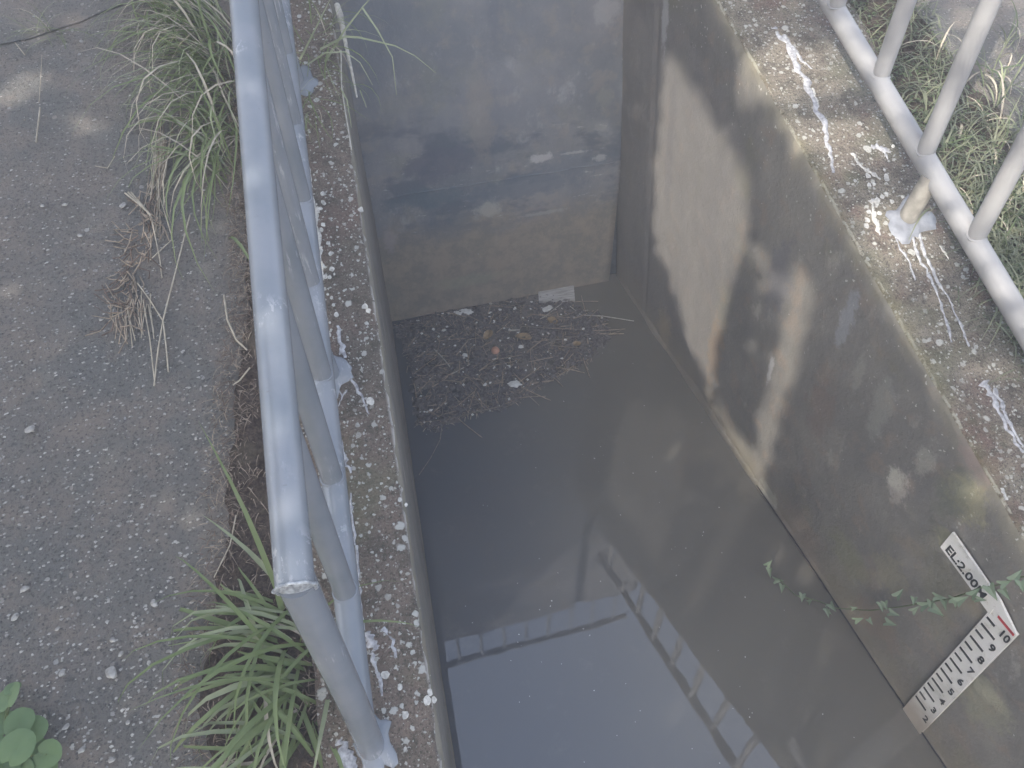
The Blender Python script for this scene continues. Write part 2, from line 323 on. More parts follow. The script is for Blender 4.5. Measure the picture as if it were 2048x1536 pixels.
# ------------------------------------------------------------------ the setting
def grid(name, fn, us, vs, m, smooth=False):
    vv = [fn(u, v) for v in vs for u in us]; nu = len(us)
    ff = [(j * nu + i, j * nu + i + 1, (j + 1) * nu + i + 1, (j + 1) * nu + i) for j in range(len(vs) - 1) for i in range(nu - 1)]
    return frompy(name, vv, ff, m, smooth=smooth)
def lin(a, b, n): return [a + (b - a) * i / (n - 1) for i in range(n)]
def bank(y):                                      # bank height: flat foreshore, slope, flat crown
    return -2.28 + SL * min(max(y, -2.6), 9.6)
def gz(x, y): return bank(y) - .07 + .006 * fbm(x, y, 0, 3)
xs = [-30, -20, -12, -6, -4, -3] + lin(-2.4, -.30, 43)
ys = [-30, -20, -10, -5, -3, -1.5] + lin(-.5, 4.5, 91) + [5.5, 7, 9.6, 14, 20, 30]
meta(grid('concrete_slope', lambda x, y: (x, y, gz(x, y)), xs, ys, M['ground'], True), kind='structure')
xs = lin(2.10, 3.6, 31) + [4, 5, 7, 12, 20, 30]
def gzr(x, y): return bank(y) - .05 + .02 * fbm(x, y, 3, 4) - .03 * max(0, min(1, (x - 2.1) * 4))
meta(grid('verge', lambda x, y: (x, y, gzr(x, y)), xs, ys, M['ground'], True), kind='structure')
# soil strip along the foot of the left wall, widening towards the camera
def soil_edge(y): return -.40 - .21 * max(0, min(1, (2.1 - y) / 1.2)) + .045 * nz(0, y, 2, 5) + .02 * nz(0, y, 4, 19)
def soil(u, y):
    x = -.301 + (soil_edge(y) + .301) * u
    return (x, y, gz(x, y) + .03 * math.sin(math.pi * min(1, u * 1.02 + .02)) ** .6 + .010 * fbm(x, y, 0, 22) + .007 + .012 * nz(x, y, 6, 8) - (.02 if u == 1 else 0))
meta(grid('soil_strip', soil, lin(0, 1, 14), lin(-.4, 3.9, 240), M['soil'], True), kind='structure')
def soil_r(u, y):
    x = 2.06 + u * (.62 - .25 * max(0, min(1, (y - 1.8) / 1.2)) + .06 * nz(1, y, 2, 4))
    return (x, y, gzr(x, y) + .035 * math.sin(math.pi * min(1, u * .96 + .04)) ** .6 + .012 * fbm(x, y, 0, 18) - (.02 if u == 1 else 0))
meta(grid('verge_soil', soil_r, lin(0, 1, 12), lin(.1, 3.9, 160), M['soil'], True), kind='structure')
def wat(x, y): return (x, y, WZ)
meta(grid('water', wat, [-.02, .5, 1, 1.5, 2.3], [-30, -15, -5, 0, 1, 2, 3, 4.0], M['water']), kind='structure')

# left wall: one body with a jittered, worn top
def wall_body(name, y0, y1, inner, outer, m_top, m_side, label, step=.02, sgn=1, bottom=-4.2):
    bm = bmesh.new(); Y = lin(y0, y1, int((y1 - y0) / step)); prev = None
    offs = [0, .006, .02, .06, .12, .18, .24, .28, 1.0]
    for yy in Y:
        z0 = zc(yy); row = []
        xi = inner(yy, z0); xo = outer(yy)
        chip = max(0, nz(yy, 3, 1, 14)) * .018 + max(0, nz(yy, 8, 1, 47)) * .013 + max(0, nz(yy, 5, 2, 4) - .25) * .03
        zz = [bottom, WZ - .2, WZ + .15] + lin(WZ + .4, z0 - .1, 6) + [z0 - .03, z0 - .008 - chip]
        for q in zz:
            b = inner(yy, q) if q < z0 else xi
            row.append((b + sgn * (.004 * nz(yy, q, 5, 2.5) + .0025 * nz(yy, q, 5, 11) - (0 if q < z0 - .02 else .004 + chip)), yy, q))
        for o in offs:
            xx = xi - sgn * .010 - sgn * chip + (xo - xi + sgn * (.010 + chip)) * o
            row.append((xx, yy, z0 + .003 * fbm(xx, yy, 0, 9) + .002 * nz(xx, yy, 0, 40)))
        row.append((xo, yy, z0 - .03)); row.append((xo, yy, bottom))
        vs = [bm.verts.new(p) for p in row]
        if prev:
            for k in range(len(vs) - 1):
                f = bm.faces.new((prev[k], prev[k + 1], vs[k + 1], vs[k])); f.smooth = True
                f.material_index = 0 if k >= len(zz) - 1 else 1
        else: first = vs
        prev = vs
    bm.faces.new(first[::-1]); bm.faces.new(prev)
    bmesh.ops.recalc_face_normals(bm, faces=bm.faces)
    o = frombm(name, bm, m_top); o.data.materials.append(m_side)
    return meta(o, label, 'retaining wall')
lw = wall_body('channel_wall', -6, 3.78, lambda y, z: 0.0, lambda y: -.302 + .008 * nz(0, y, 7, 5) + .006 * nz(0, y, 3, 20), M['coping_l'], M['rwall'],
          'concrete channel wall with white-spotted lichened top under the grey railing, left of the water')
def rin(y, z):
    g = .007 if 3.44 < y < 3.475 else 0
    return xr(y, z) + g
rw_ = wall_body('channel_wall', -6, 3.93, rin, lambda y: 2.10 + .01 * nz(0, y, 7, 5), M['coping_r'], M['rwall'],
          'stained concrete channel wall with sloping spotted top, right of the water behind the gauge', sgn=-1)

# headwall with recessed joint at its right end
def back_fn(u, v): return (u, yb(u) + .004 * fbm(u, v, 2, 3) + .002 * nz(u, v, 2, 14), v)
hw = empty('headwall', (1, 3.95, -3.3)); meta(hw, 'tall stained grey concrete headwall closing the far end of the water channel', 'headwall')
bm = bmesh.new()
us = lin(-.9, 1.55, 60); vs_ = lin(-4.2, ZT, 120)
g = [[bm.verts.new(back_fn(u, v)) for u in us] for v in vs_]
for j in range(len(vs_) - 1):
    for i in range(len(us) - 1):
        f = bm.faces.new((g[j][i], g[j][i + 1], g[j + 1][i + 1], g[j + 1][i])); f.smooth = True
for k, (x0, x1) in enumerate(((-.9, 1.55),)):
    t = [bm.verts.new(p) for p in ((x0, yb(x0) + .5, -4.2), (x1, yb(x1) + .5, -4.2), (x0, yb(x0) + .5, ZT), (x1, yb(x1) + .5, ZT))]
    bm.faces.new((g[-1][0], *g[-1][1:], t[3], t[2])); bm.faces.new([r[-1] for r in g] + [t[3], t[1]]); bm.faces.new([r[0] for r in g][::-1] + [t[0], t[2]]); bm.faces.new((t[0], t[1], t[3], t[2]))
bmesh.ops.recalc_face_normals(bm, faces=bm.faces)
frombm('wall_panel', bm, M['back'], hw)
bm = bmesh.new(); box_into(bm, (1.9, yb(1.8) + .33, (ZT - .003 - 4.2) / 2), (.9, .55, ZT - .003 + 4.2)); frombm('joint_backing', bm, M['groove'], hw)
bm = bmesh.new(); box_into(bm, (1.97, 4.02, (zc(3.9) - .05 + ZT) / 2), (.62, .2, ZT - zc(3.9) + .04)); frombm('side_pier', bm, M['back'], hw)
# stained form seams on the headwall (slightly proud lips of mortar)
for zq, x0, x1 in ((-2.30, .1, 1.5), (-1.05, .0, 1.5), (.2, .0, 1.5)):
    bm = bmesh.new(); prev = None
    for i in range(90):
        x = x0 + (x1 - x0) * i / 89; q = zq + .01 * nz(x, zq, 0, 6) - .004; h = .004 * max(0, nz(x, zq, 4, 9) + .35)
        a = [bm.verts.new((x, yb(x) - .0005, q - .006)), bm.verts.new((x, yb(x) - .002 - h, q)), bm.verts.new((x, yb(x) - .0005, q + .006))]
        if prev:
            for k in range(2): bm.faces.new((prev[k], prev[k + 1], a[k + 1], a[k]))
        prev = a
    frombm('form_seam', bm, M['back'], hw)

# railing on top of the headwall
br = empty('headwall_railing', (1, yb(1) + .05, ZT)); meta(br, 'railing along the top of the headwall, seen mirrored in the water', 'railing')
tube('top_rail', [(-.9, yb(-.9) + .05, 2.448), (2.3, yb(2.3) + .05, 2.448)], .04, M['paint'], br)
x = -.75
while x < 2.3:
    tube('post', [(x, yb(x) + .05, ZT - .01), (x, yb(x) + .05, 2.43)], .026, M['paint'], br, 8); x += .285

# ------------------------------------------------------------------ left railing
LX, LB, LT = -.176, .15, .856
lf = empty('left_railing', (LX, .7, zc(.7))); lf.name = 'pipe_railing'
meta(lf, 'blue-grey pipe railing on the left wall, its top rail nearest the camera', 'railing')
ye = .697
def L(y, h, dx=0): return Vector((LX + dx, y, zc(y) + h))
tube('top_rail', [L(ye - .015, LT), L(ye + .6, LT + .002), L(2, LT), L(3.72, LT)], .034, M['paint'], lf, 24)
tube('bottom_rail', [L(ye - .0, LB), L(1.4, LB - .002), L(2.4, LB), L(3.72, LB)], .034, M['paint'], lf, 20)
tube('end_post', [L(ye, LT - .012), L(ye, LT - .1), (LX + .004, ye - .004, zc(ye) + .3), (LX + .002, ye - .008, zc(ye) - .01)], .034, M['paint'], lf, 24)
# weld bead where the top rail meets the end post
bm = bmesh.new(); pts = []
for i in range(41):
    a = 2 * math.pi * i / 40; r = .0345 + .002 * math.sin(a * 9) + .0015 * nz(math.cos(a), math.sin(a), 0, 8)
    pts.append(L(ye - .012, LT - .002) + Vector((math.cos(a) * r, -.006 + .01 * math.sin(a) * -1, math.sin(a) * r)))
tube_into(bm, pts, [.0034 + .0016 * nz(k * .5, 0, 3) for k in range(len(pts))], 8, False)
frombm('weld_bead', bm, M['bead'], lf, True)
bm = bmesh.new(); bmesh.ops.create_uvsphere(bm, u_segments=16, v_segments=8, radius=1, matrix=Matrix.Translation(L(ye - .012, LT)) @ Matrix.Diagonal((.034, .013, .034, 1)))
frombm('rail_end_cap', bm, M['bead'], lf, True)
for i in range(9):
    y = .979 + .282 * i; dx = .006 * (rnd.random() - .5)
    tube('baluster', [L(y, LB + .012, dx), L(y, LT - .02, dx)], .029, M['paint'], lf, 16)
    bm = bmesh.new(); pts = [L(y, LB, dx) + Vector((math.cos(a) * .030, math.sin(a) * .030, .032 - .012 * math.cos(a) ** 2 + SL * math.sin(a) * .030)) for a in [2 * math.pi * k / 20 for k in range(21)]]
    tube_into(bm, pts, .0035, 6, False); frombm('weld_bead', bm, M['paint'], lf, True)
def mound(bm, c, rx, ry, h, seed, n=26):
    c = Vector(c); rings = []
    for j, (rr, hh) in enumerate(((1.0, 0.0), (.9, .55), (.7, .9), (.4, 1.0))):
        ring = []
        for k in range(n):
            a = 2 * math.pi * k / n; w = 1 + .6 * nz(math.cos(a), math.sin(a), seed, 1.3) + .35 * nz(math.cos(a), math.sin(a), seed + 5, 3.1)
            p = Vector((c.x + rx * rr * w * math.cos(a), c.y + ry * rr * w * math.sin(a), 0)); p.z = c.z + SL * (p.y - c.y) + h * hh
            ring.append(bm.verts.new(p))
        rings.append(ring)
    for a, b in zip(rings, rings[1:]):
        for k in range(n): bm.faces.new((a[k], a[(k + 1) % n], b[(k + 1) % n], b[k])).smooth = True
    bm.faces.new(rings[-1])
for k, y in enumerate((ye - .008, 1.66, 2.75)):
    if k: tube('support_post', [L(y, -.005, .012), L(y, LB, 0)], .026, M['paint'], lf, 14)
    bm = bmesh.new(); mound(bm, L(y, -.002, .012), .058, .06, .014, y * 7); frombm('base_weld', bm, M['paint'], lf)

# ------------------------------------------------------------------ right railing
def RXY(y): return 2.122 - .097 * y
RB, RT = .17, 1.2
def Q(y, h, dx=0): return Vector((RXY(y) + dx, y, zc(y) + h))
rf = empty('pipe_railing', Q(1.9, 0)); meta(rf, 'pale sunlit pipe railing on the right wall beside the grassy verge', 'railing')
tube('bottom_rail', [Q(-3, RB), Q(0, RB), Q(1.29, RB - .001)], .033, M['paint_r'], rf, 22)
tube('bottom_rail', [Q(1.27, RB), Q(1.98, RB + .001), Q(2.6, RB), Q(3.85, RB)], .036, M['paint_r'], rf, 22)
tube('top_rail', [Q(-3, RT), Q(0, RT), Q(3.85, RT)], .036, M['paint_r'], rf, 16)
y = 1.654 - .322 * 9; ys_bar = []
while y < 3.8:
    ys_bar.append(y); y += .322
for y in ys_bar:
    dx = .008 * (rnd.random() - .5)
    tube('baluster', [Q(y, RB + .015, dx), Q(y, RT - .02, dx)], .030, M['paint_r'], rf, 16)
    bm = bmesh.new(); pts = [Q(y, RB, dx) + Vector((math.cos(a) * .032, math.sin(a) * .031, .034 - .014 * math.cos(a) ** 2 + SL * math.sin(a) * .03)) for a in [2 * math.pi * k / 20 for k in range(21)]]
    tube_into(bm, pts, .004, 6, False); frombm('weld_bead', bm, M['paint_r'], rf, True)
pb = on_slope(1812, 440)
tube('support_post', [Vector((pb.x, pb.y, zc(pb.y) - .01)), Q(pb.y, RB, -.01)], .033, M['rust'], rf, 18)
bm = bmesh.new(); mound(bm, (pb.x + .005, pb.y - .01, zc(pb.y) - .002), .085, .075, .016, 3); frombm('base_weld', bm, M['blob'], rf)
for y in (-.1, 3.3):
    tube('support_post', [Vector((RXY(y), y, zc(y) - .01)), Q(y, RB)], .033, M['paint_r'], rf, 14)

# ------------------------------------------------------------------ spilled paint on the wall tops (thin crusts)
def crust(name, pts_px, widths, m, parent, dz=.0035, plane='slope', seed=0, nsub=6):
    P = [on_slope(*p, dz=dz) for p in pts_px]; S = []; Wd = []
    for i in range(len(P) - 1):
        for k in range(nsub):
            t = k / nsub; S.append(P[i].lerp(P[i + 1], t)); Wd.append(widths[i] * (1 - t) + widths[i + 1] * t)
    S.append(P[-1]); Wd.append(widths[-1])
    bm = bmesh.new(); prev = None
    for i, (p, w_) in enumerate(zip(S, Wd)):
        t = (S[min(i + 1, len(S) - 1)] - S[max(i - 1, 0)]).normalized(); s = t.cross(Vector((0, -SL, 1)).normalized())
        w1 = .8 * w_ * max(.12, 1 + 1.5 * nz(i * .61, seed, 0, 1.9)); w2 = .8 * w_ * max(.12, 1 + 1.5 * nz(i * .61, seed + 9, 3, 1.9)); off = s * w_ * 1.1 * nz(i * .45, seed, 7, 1)
        a = [bm.verts.new(p + off - s * w1 - Vector((0, 0, .006))), bm.verts.new(p + off - s * w1 * .8 - Vector((0,0,.002))), bm.verts.new(p + off + Vector((0, 0, -.001))), bm.verts.new(p + off + s * w2 * .8 - Vector((0,0,.002))), bm.verts.new(p + off + s * w2 - Vector((0, 0, .006)))]
        if prev:
            for k in range(4): bm.faces.new((prev[k], prev[k + 1], a[k + 1], a[k])).smooth = True
        prev = a
    bmesh.ops.recalc_face_normals(bm, faces=bm.faces)
    return frombm(name, bm, m, parent)
pd = 'paint_drip'
crust(pd, [(1545, 55), (1575, 85), (1600, 140), (1625, 190), (1650, 250), (1660, 300), (1668, 345)], [.022, .020, .016, .017, .012, .010, .007], M['drip'], rw_, seed=1)
crust(pd, [(1568, 68), (1590, 98), (1605, 120), (1625, 136)], [.012, .010, .007, .004], M['drip'], rw_, seed=2)
crust(pd, [(1625, 175), (1634, 200), (1638, 214)], [.006, .008, .004], M['drip_w'], rw_, seed=3)
crust(pd, [(1788, 450), (1795, 485), (1818, 520), (1832, 560)], [.006, .006, .005, .003], M['drip'], rw_, seed=4)
crust(pd, [(1822, 465), (1836, 510), (1860, 550), (1880, 600), (1893, 640), (1904, 684)], [.009, .008, .008, .006, .007, .004], M['drip'], rw_, seed=5)
crust(pd, [(1838, 465), (1852, 510), (1872, 555), (1900, 600), (1922, 650), (1939, 692)], [.009, .008, .008, .006, .006, .004], M['drip'], rw_, seed=6)
crust(pd, [(1880, 490), (1892, 505), (1898, 518)], [.003, .005, .003], M['drip_w'], rw_, seed=7)
crust(pd, [(1970, 760), (1990, 800), (2005, 835), (2030, 880), (2048, 905)], [.022, .014, .009, .008, .006], M['drip'], rw_, seed=8)
crust(pd, [(1990, 775), (2012, 830), (2040, 880), (2060, 910)], [.010, .008, .006, .005], M['drip'], rw_, seed=9)
crust(pd, [(2005, 975), (2012, 1000)], [.008, .010], M['drip_w'], rw_, seed=10)
crust(pd, [(1705, 305), (1720, 330), (1745, 345), (1762, 357)], [.010, .009, .006, .003], M['drip_w'], rw_, seed=11)
crust(pd, [(1742, 290), (1762, 296), (1782, 302)], [.010, .020, .008], M['drip'], rw_, seed=12)
crust(pd, [(1768, 300), (1776, 318)], [.008, .003], M['drip'], rw_, seed=13)
crust(pd, [(1742, 400), (1752, 440), (1760, 470)], [.010, .013, .008], M['drip_w'], rw_, seed=14)
for i, (pp, ww) in enumerate([
    ([(688, 735), (705, 760), (722, 790), (738, 828)], [.010, .006, .005, .003]),
    ([(672, 770), (684, 790), (676, 812)], [.004, .003, .002]), ([(693, 778), (682, 795)], [.003, .002]),
    ([(690, 715), (682, 690), (676, 650)], [.008, .010, .006]),
    ([(614, 330), (622, 380), (630, 440), (638, 500), (646, 560)], [.008, .012, .010, .011, .006]),
    ([(682, 880), (690, 920), (702, 945)], [.006, .007, .004]),
    ([(700, 985), (704, 1030), (708, 1090)], [.005, .007, .005]),
    ([(712, 1090), (716, 1140), (720, 1200), (726, 1260)], [.006, .005, .004, .006]),
    ([(730, 1265), (745, 1285), (752, 1300)], [.016, .022, .012]),
    ([(765, 1255), (785, 1280), (792, 1315)], [.008, .009, .006]),
    ([(742, 1305), (750, 1335), (762, 1360), (763, 1392)], [.008, .006, .007, .005]),
    ([(680, 1478), (688, 1500), (700, 1545)], [.014, .022, .022])]):
    crust(pd, pp, ww, M['drip'] if i not in (4,) else M['drip_w'], lw, seed=20 + i)
def splat(name, px, py, r, m, parent, seed):
    c = on_slope(px, py, .003); bm = bmesh.new(); ring = []
    for k in range(9):
        a = 2 * math.pi * k / 9; w = r * (1 + .5 * nz(math.cos(a), math.sin(a), seed, 1.5)); ring.append(bm.verts.new((c.x + w * math.cos(a), c.y + w * math.sin(a), c.z + SL * w * math.sin(a))))
    bm.faces.new(ring); top = bmesh.ops.extrude_face_region(bm, geom=list(bm.faces)); 
    for v in [g for g in top['geom'] if isinstance(g, bmesh.types.BMVert)]: v.co.z += .002
    return frombm(name, bm, m, parent)
for i in range(38):                              # crowded white lichen rosettes beside the left railing and around the right post
    px = 640 + rnd.gauss(0, 9) + i * .5; py = 380 + i * 8 + rnd.gauss(0, 14)
    splat('lichen_spot', px, py, rnd.uniform(.003, .009), M['drip_w'], lw, i)
for i in range(26): splat('lichen_spot', 1745 + rnd.gauss(0, 22) + i * .3, 330 + i * 4.2 + rnd.gauss(0, 16), rnd.uniform(.004, .010), M['drip_w'], rw_, i + 50)
for i in range(40): splat('lichen_spot', rnd.uniform(1640, 2030), rnd.uniform(200, 1050), .006, M['drip_w'], rw_, i + 150) if False else None
for (px, py, r) in [(741, 803, .012), (722, 420, .010), (730, 614, .009), (737, 622, .008), (860, 1385, .008), (855, 1400, .010), (868, 1400, .007), (800, 1375, .007), (810, 1430, .010), (1545, 1500, 0), (770, 1350, .010), (800, 1000, .006), (812, 1010, .005)]:
    if r: splat('lichen_spot', px, py, r, M['drip_w'], lw, px)

# ------------------------------------------------------------------ water gauge on the right wall
def WP(y, z, off=.012):                           # point in front of the right wall
    return Vector((xr(y, z) - off, y, z))
gn = empty('water_gauge', WP(.74, -2.3)); meta(gn, 'white water level staff with black ticks and numbers on the right wall', 'gauge')
def plate(name, quad, th, m, parent, off):
    bm = bmesh.new(); fr = [bm.verts.new(WP(y, z, off)) for y, z in quad]; bk = [bm.verts.new(WP(y, z, off - th)) for y, z in quad]
    bm.faces.new(fr); bm.faces.new(bk[::-1]); n_ = len(fr)
    for k in range(n_): bm.faces.new((fr[k], bk[k], bk[(k + 1) % n_], fr[(k + 1) % n_]))
    bmesh.ops.recalc_face_normals(bm, faces=bm.faces); return frombm(name, bm, m, parent)
YL, YR, Z10 = .784, .682, -2.264
plate('staff_plate', [(YL, Z10 + .014), (YR, Z10 + .014), (YR + .004, WZ - .3), (YL + .012, WZ - .3)], .010, M['white'], gn, .014)
for k in range(0, 17):                            # half-decimetre ticks, long on the decimetre
    z = Z10 - .05 * k; long_ = k % 2 == 0
    if k == 0: continue
    y0 = YL - .008 + .0006 * k; ln = .060 if long_ else .034
    plate('tick', [(y0, z + .005), (y0 - ln, z + .005), (y0 - ln, z - .005), (y0, z - .005)], .002, M['black'], gn, .0165)
plate('red_mark', [(YL - .030, Z10 + .010), (YR + .004, Z10 + .008), (YR + .004, Z10 - .004), (YL - .030, Z10 - .004)], .002, M['red'], gn, .0165)
def text(name, s, y, z, size, parent, off=.0166, ang=0, m=None, sx=1.0):
    cu = bpy.data.curves.new('t', 'FONT'); cu.body = s; cu.size = size; cu.extrude = .0008; cu.offset = size * .018; cu.align_x = 'LEFT'; cu.resolution_u = 3
    o = bpy.data.objects.new('t', cu); COL.objects.link(o); bpy.context.view_layer.update()
    me = bpy.data.meshes.new_from_object(o.evaluated_get(bpy.context.evaluated_depsgraph_get())); bpy.data.objects.remove(o); me.materials.clear()
    ca, sa = math.cos(ang), math.sin(ang)
    for v in me.vertices:
        u, w_, d = v.co.x * sx, v.co.y, v.co.z; a = u * ca - w_ * sa; b = u * sa + w_ * ca
        v.co = WP(y - a, z + b, off + d)
    me.transform(parent.matrix_basis.inverted()); ob = link(name, me, m or M['black'], parent)
    return ob
for i, s in enumerate(['10', '9', '8', '7', '6', '5', '4', '3', '2']):
    text('number', s, (YR + (.040 if s == '10' else .034)), Z10 - .1 * i - .060, .056, gn, sx=.8 if s != '10' else .7)
gs = empty('elevation_sign', WP(.9, -2.2)); meta(gs, 'narrow white sign reading EL:2.00M above the gauge staff', 'sign')
plate('sign_plate', [(1.017, -2.153), (.780, -2.196), (.682, -2.246), (.682, -2.252), (.776, -2.252), (.776, -2.290), (1.024, -2.262)], .008, M['white'], gs, .018)
text('lettering', 'EL:2.00M', 1.006, -2.248, .057, gs, .0195, ang=R(-6), sx=.90)

# cable and broken mortar lip along the foot of the right wall
def RW(px, py, off=.0): return on_rwall(px, py, off)
cb = tube('cable', [WP(y, WZ + .020 + .004 * math.sin(y * 5), .010) for y in lin(2.0, .2, 30)], .0035, M['cable'], None, 6); meta(cb, 'thin black cable along the foot of the right wall at the waterline', 'cable')
bm = bmesh.new(); prev = None
for i in range(220):
    y = .25 + (3.85 - .25) * i / 219; t = .006 + .02 * max(0, nz(y, 0, 0, 3.5) + .15) + .006 * max(0, nz(y, 3, 0, 25)); hh = .035 + .07 * max(0, nz(y, 5, 0, 2.4) + .2)
    if y < 1.9: t *= .35
    a = [bm.verts.new(WP(y, WZ - .1, t)), bm.verts.new(WP(y, WZ + hh * .5, t)), bm.verts.new(WP(y, WZ + hh, -.004))]
    if prev:
        for k in range(2): bm.faces.new((prev[k], prev[k + 1], a[k + 1], a[k])).smooth = True
    prev = a
bmesh.ops.recalc_face_normals(bm, faces=bm.faces); frombm('mortar_lip', bm, M['rwall'], rw_)

# ------------------------------------------------------------------ grass
def blade_mesh(name, length, width, rise, droop, m, seg=7, curl=0.0):
    """blade starting at the origin, bending over towards +X"""
    vs, fs = [], []; ang = rise; p = Vector((0, 0, 0)); step = length / seg; side = 0
    for i in range(seg + 1):
        t = i / seg; w_ = width * (.55 + .9 * t if t < .35 else (1 - t) / .65 * .9 + .02) * .5
        yv = curl * t * t * length
        vs += [(p.x, yv - w_, p.z + w_ * .35), (p.x, yv, p.z), (p.x, yv + w_, p.z + w_ * .35)]
        p = p + Vector((math.cos(ang), 0, math.sin(ang))) * step; ang -= droop / seg * (1.4 if t > .4 else .8)
    for i in range(seg):
        for k in range(2): a = i * 3 + k; fs.append((a, a + 1, a + 4, a + 3))
    me = bpy.data.meshes.new(name); me.from_pydata(vs, [], fs); me.update()
    for q in me.polygons: q.use_smooth = True
    me.materials.append(m); return me
def blade_set(prefix, mats, L0, L1, w0, w1, n=14):
    out = []
    for i in range(n):
        out.append(blade_mesh(prefix, rnd.uniform(L0, L1), rnd.uniform(w0, w1), rnd.uniform(.35, 1.25), rnd.uniform(1.3, 3.0), mats[i % len(mats)], curl=rnd.uniform(-.35, .35)))
    return out
def clump(name, label, cat, base, meshes, n, spread, dir0, dirw, group=None, scale=(.8, 1.2), zfn=None, part='grass_blade', floor=None):
    t = empty(name, base); meta(t, label, cat, group)
    for i in range(n):
        me = meshes[rnd.randrange(len(meshes))]
        o = bpy.data.objects.new(part, me); COL.objects.link(o); o.parent = t
        x = rnd.gauss(0, spread[0]); y = rnd.gauss(0, spread[1]); z = SL * y - .012
        a = dir0 + rnd.gauss(0, dirw); s = rnd.uniform(*scale)
        # keep tips out of the ground: pitch blades with the bank
        o.location = (x, y, z); o.rotation_euler = (rnd.gauss(0, .12), -SL * math.sin(a) * .8 + rnd.gauss(0, .08), a); o.scale = (s, rnd.uniform(.8, 1.25) * s, s)
    return t
GB = blade_set('blade', [M['grass'], M['grass'], M['grass'], M['grass_pale'], M['grass']], .28, .56, .011, .019, 24)
GBn = blade_set('blade', [M['grass'], M['grass'], M['grass_pale'], M['grass'], M['straw2']], .24, .58, .006, .012, 30)
GD_ = [blade_mesh('blade', rnd.uniform(.2, .45), rnd.uniform(.007, .014), rnd.uniform(.2, .9), rnd.uniform(1.5, 2.6), M['straw2'], curl=rnd.uniform(-.4, .4)) for _ in range(5)]
GY = [blade_mesh('blade', .22, .016, .5, 1.0, M['grass_y'])]
def S(px, py, dz=-.06): 
    p = on_slope(px, py, dz); return p
b0 = S(590, 1300); clump('grass_clump', 'broad-bladed green grass clump at the foot of the end post, upper one of two', 'grass', b0, GB + GY + GD_, 50, (.03, .07), math.pi * .97, .75)
b1 = S(600, 1420); clump('grass_clump', 'dense green grass clump spilling over the concrete at the bottom edge of the picture', 'grass', b1, GB + GD_, 62, (.035, .09), math.pi * 1.12, .8)
for (px, py, k, lab, nb, d0, sp) in [
    (455, 250, 0, 'drooping grass clump beside the top rail, lowest of the clumps at upper left', 110, math.pi * 1.18, .11),
    (440, 110, 0, 'big leafy grass clump left of the rail at the upper left', 150, math.pi * 1.05, .12),
    (400, 30, 0, 'grass clump cut by the top edge of the picture, left of the rail', 85, math.pi * .98, .13)]:
    clump('grass_clump', lab, 'grass', S(px, py), GBn, nb, (.045, sp), d0, .75)
clump('grass_clump', 'low grass clump spreading over the slab joint, farthest left of the upper clumps', 'grass', S(335, 45), GBn, 60, (.06, .05), math.pi * 1.0, 1.0, scale=(.4, .8))
clump('grass_tuft', 'tiny grass tuft growing in the crack across the concrete at upper left', 'grass', S(90, 62), GBn, 22, (.03, .012), math.pi * 1.3, 1.6, scale=(.3, .5))
# grass growing on the top of the left wall, some blades hanging over the water
clump('grass_tuft', 'sparse grass tuft on top of the left wall near the upper edge', 'grass', on_slope(640, 95, 0), GBn, 34, (.03, .10), -.4, 1.3, scale=(.4, .7))
clump('grass_tuft', 'thin trailing grass tuft on the left wall top beside the rail', 'grass', on_slope(612, 215, 0), GBn, 20, (.02, .05), -1.2, .6, scale=(.4, .7))
def wire(name, px, dzs, rad, m, label, cat, group=None, fn=on_slope, n=6):
    o = tube(name, [fn(p[0], p[1], d) for p, d in zip(px, dzs)], rad, m, None, n); return meta(o, label, cat, group)
def ribbon(name, pts, w0, m, parent=None):
    bm = bmesh.new(); prev = None; S_ = []
    for i in range(len(pts) - 1):
        for k in range(4): S_.append(pts[i].lerp(pts[i + 1], k / 4))
    S_.append(pts[-1])
    for i, p in enumerate(S_):
        t = (S_[min(i + 1, len(S_) - 1)] - S_[max(i - 1, 0)]).normalized(); s = t.cross(Vector((0, -.5, .9))).normalized(); w_ = w0 * (1 - .85 * i / len(S_)) * .5
        a = [bm.verts.new(p - s * w_ + Vector((0, 0, w_ * .3))), bm.verts.new(p), bm.verts.new(p + s * w_ + Vector((0, 0, w_ * .3)))]
        if prev:
            for k in range(2): bm.faces.new((prev[k], prev[k + 1], a[k + 1], a[k])).smooth = True
        prev = a
    return frombm(name, bm, m, parent)
ov = empty('overhanging_grass', on_slope(660, 110, 0)); meta(ov, 'long pale grass blades leaning from the left wall out over the water', 'grass')
for pts, w_ in [([(650, 125, 0), (690, 60, .10), (725, 15, .16), (745, -8, .18)], .010),
                ([(724, 15, .16), (755, 60, .14), (785, 115, .06), (793, 190, -.05)], .007),
                ([(640, 100, .02), (690, 74, .10), (720, 76, .12), (790, 92, .08), (830, 112, .02), (872, 146, -.06)], .012),
                ([(615, 130, .02), (650, 106, .08), (690, 104, .09), (720, 125, .05), (745, 170, -.02)], .008),
                ([(680, 175, 0), (694, 200, .02), (703, 255, -.03)], .006), ([(600, 110, .03), (575, 75, .14), (560, 50, .18)], .006),
                ([(600, 120, .02), (640, 40, .12), (660, 0, .16)], .008), ([(720, 180, 0), (733, 215, -.02)], .004)]:
    ribbon('grass_blade', [on_slope(x, y, d) for x, y, d in pts], w_ * 1.1, M['grass_pale'], ov)
rt = tube('bare_root', [on_slope(x, y, d) for x, y, d in [(674, 10, .01), (680, 30, .012), (688, 70, .01), (694, 100, .006), (705, 150, 0), (714, 195, 0)]], [.011, .013, .008, .007, .005, .003], M['root'], None, 8)
meta(rt, 'pale bare root lying along the inner edge of the left wall top', 'root')
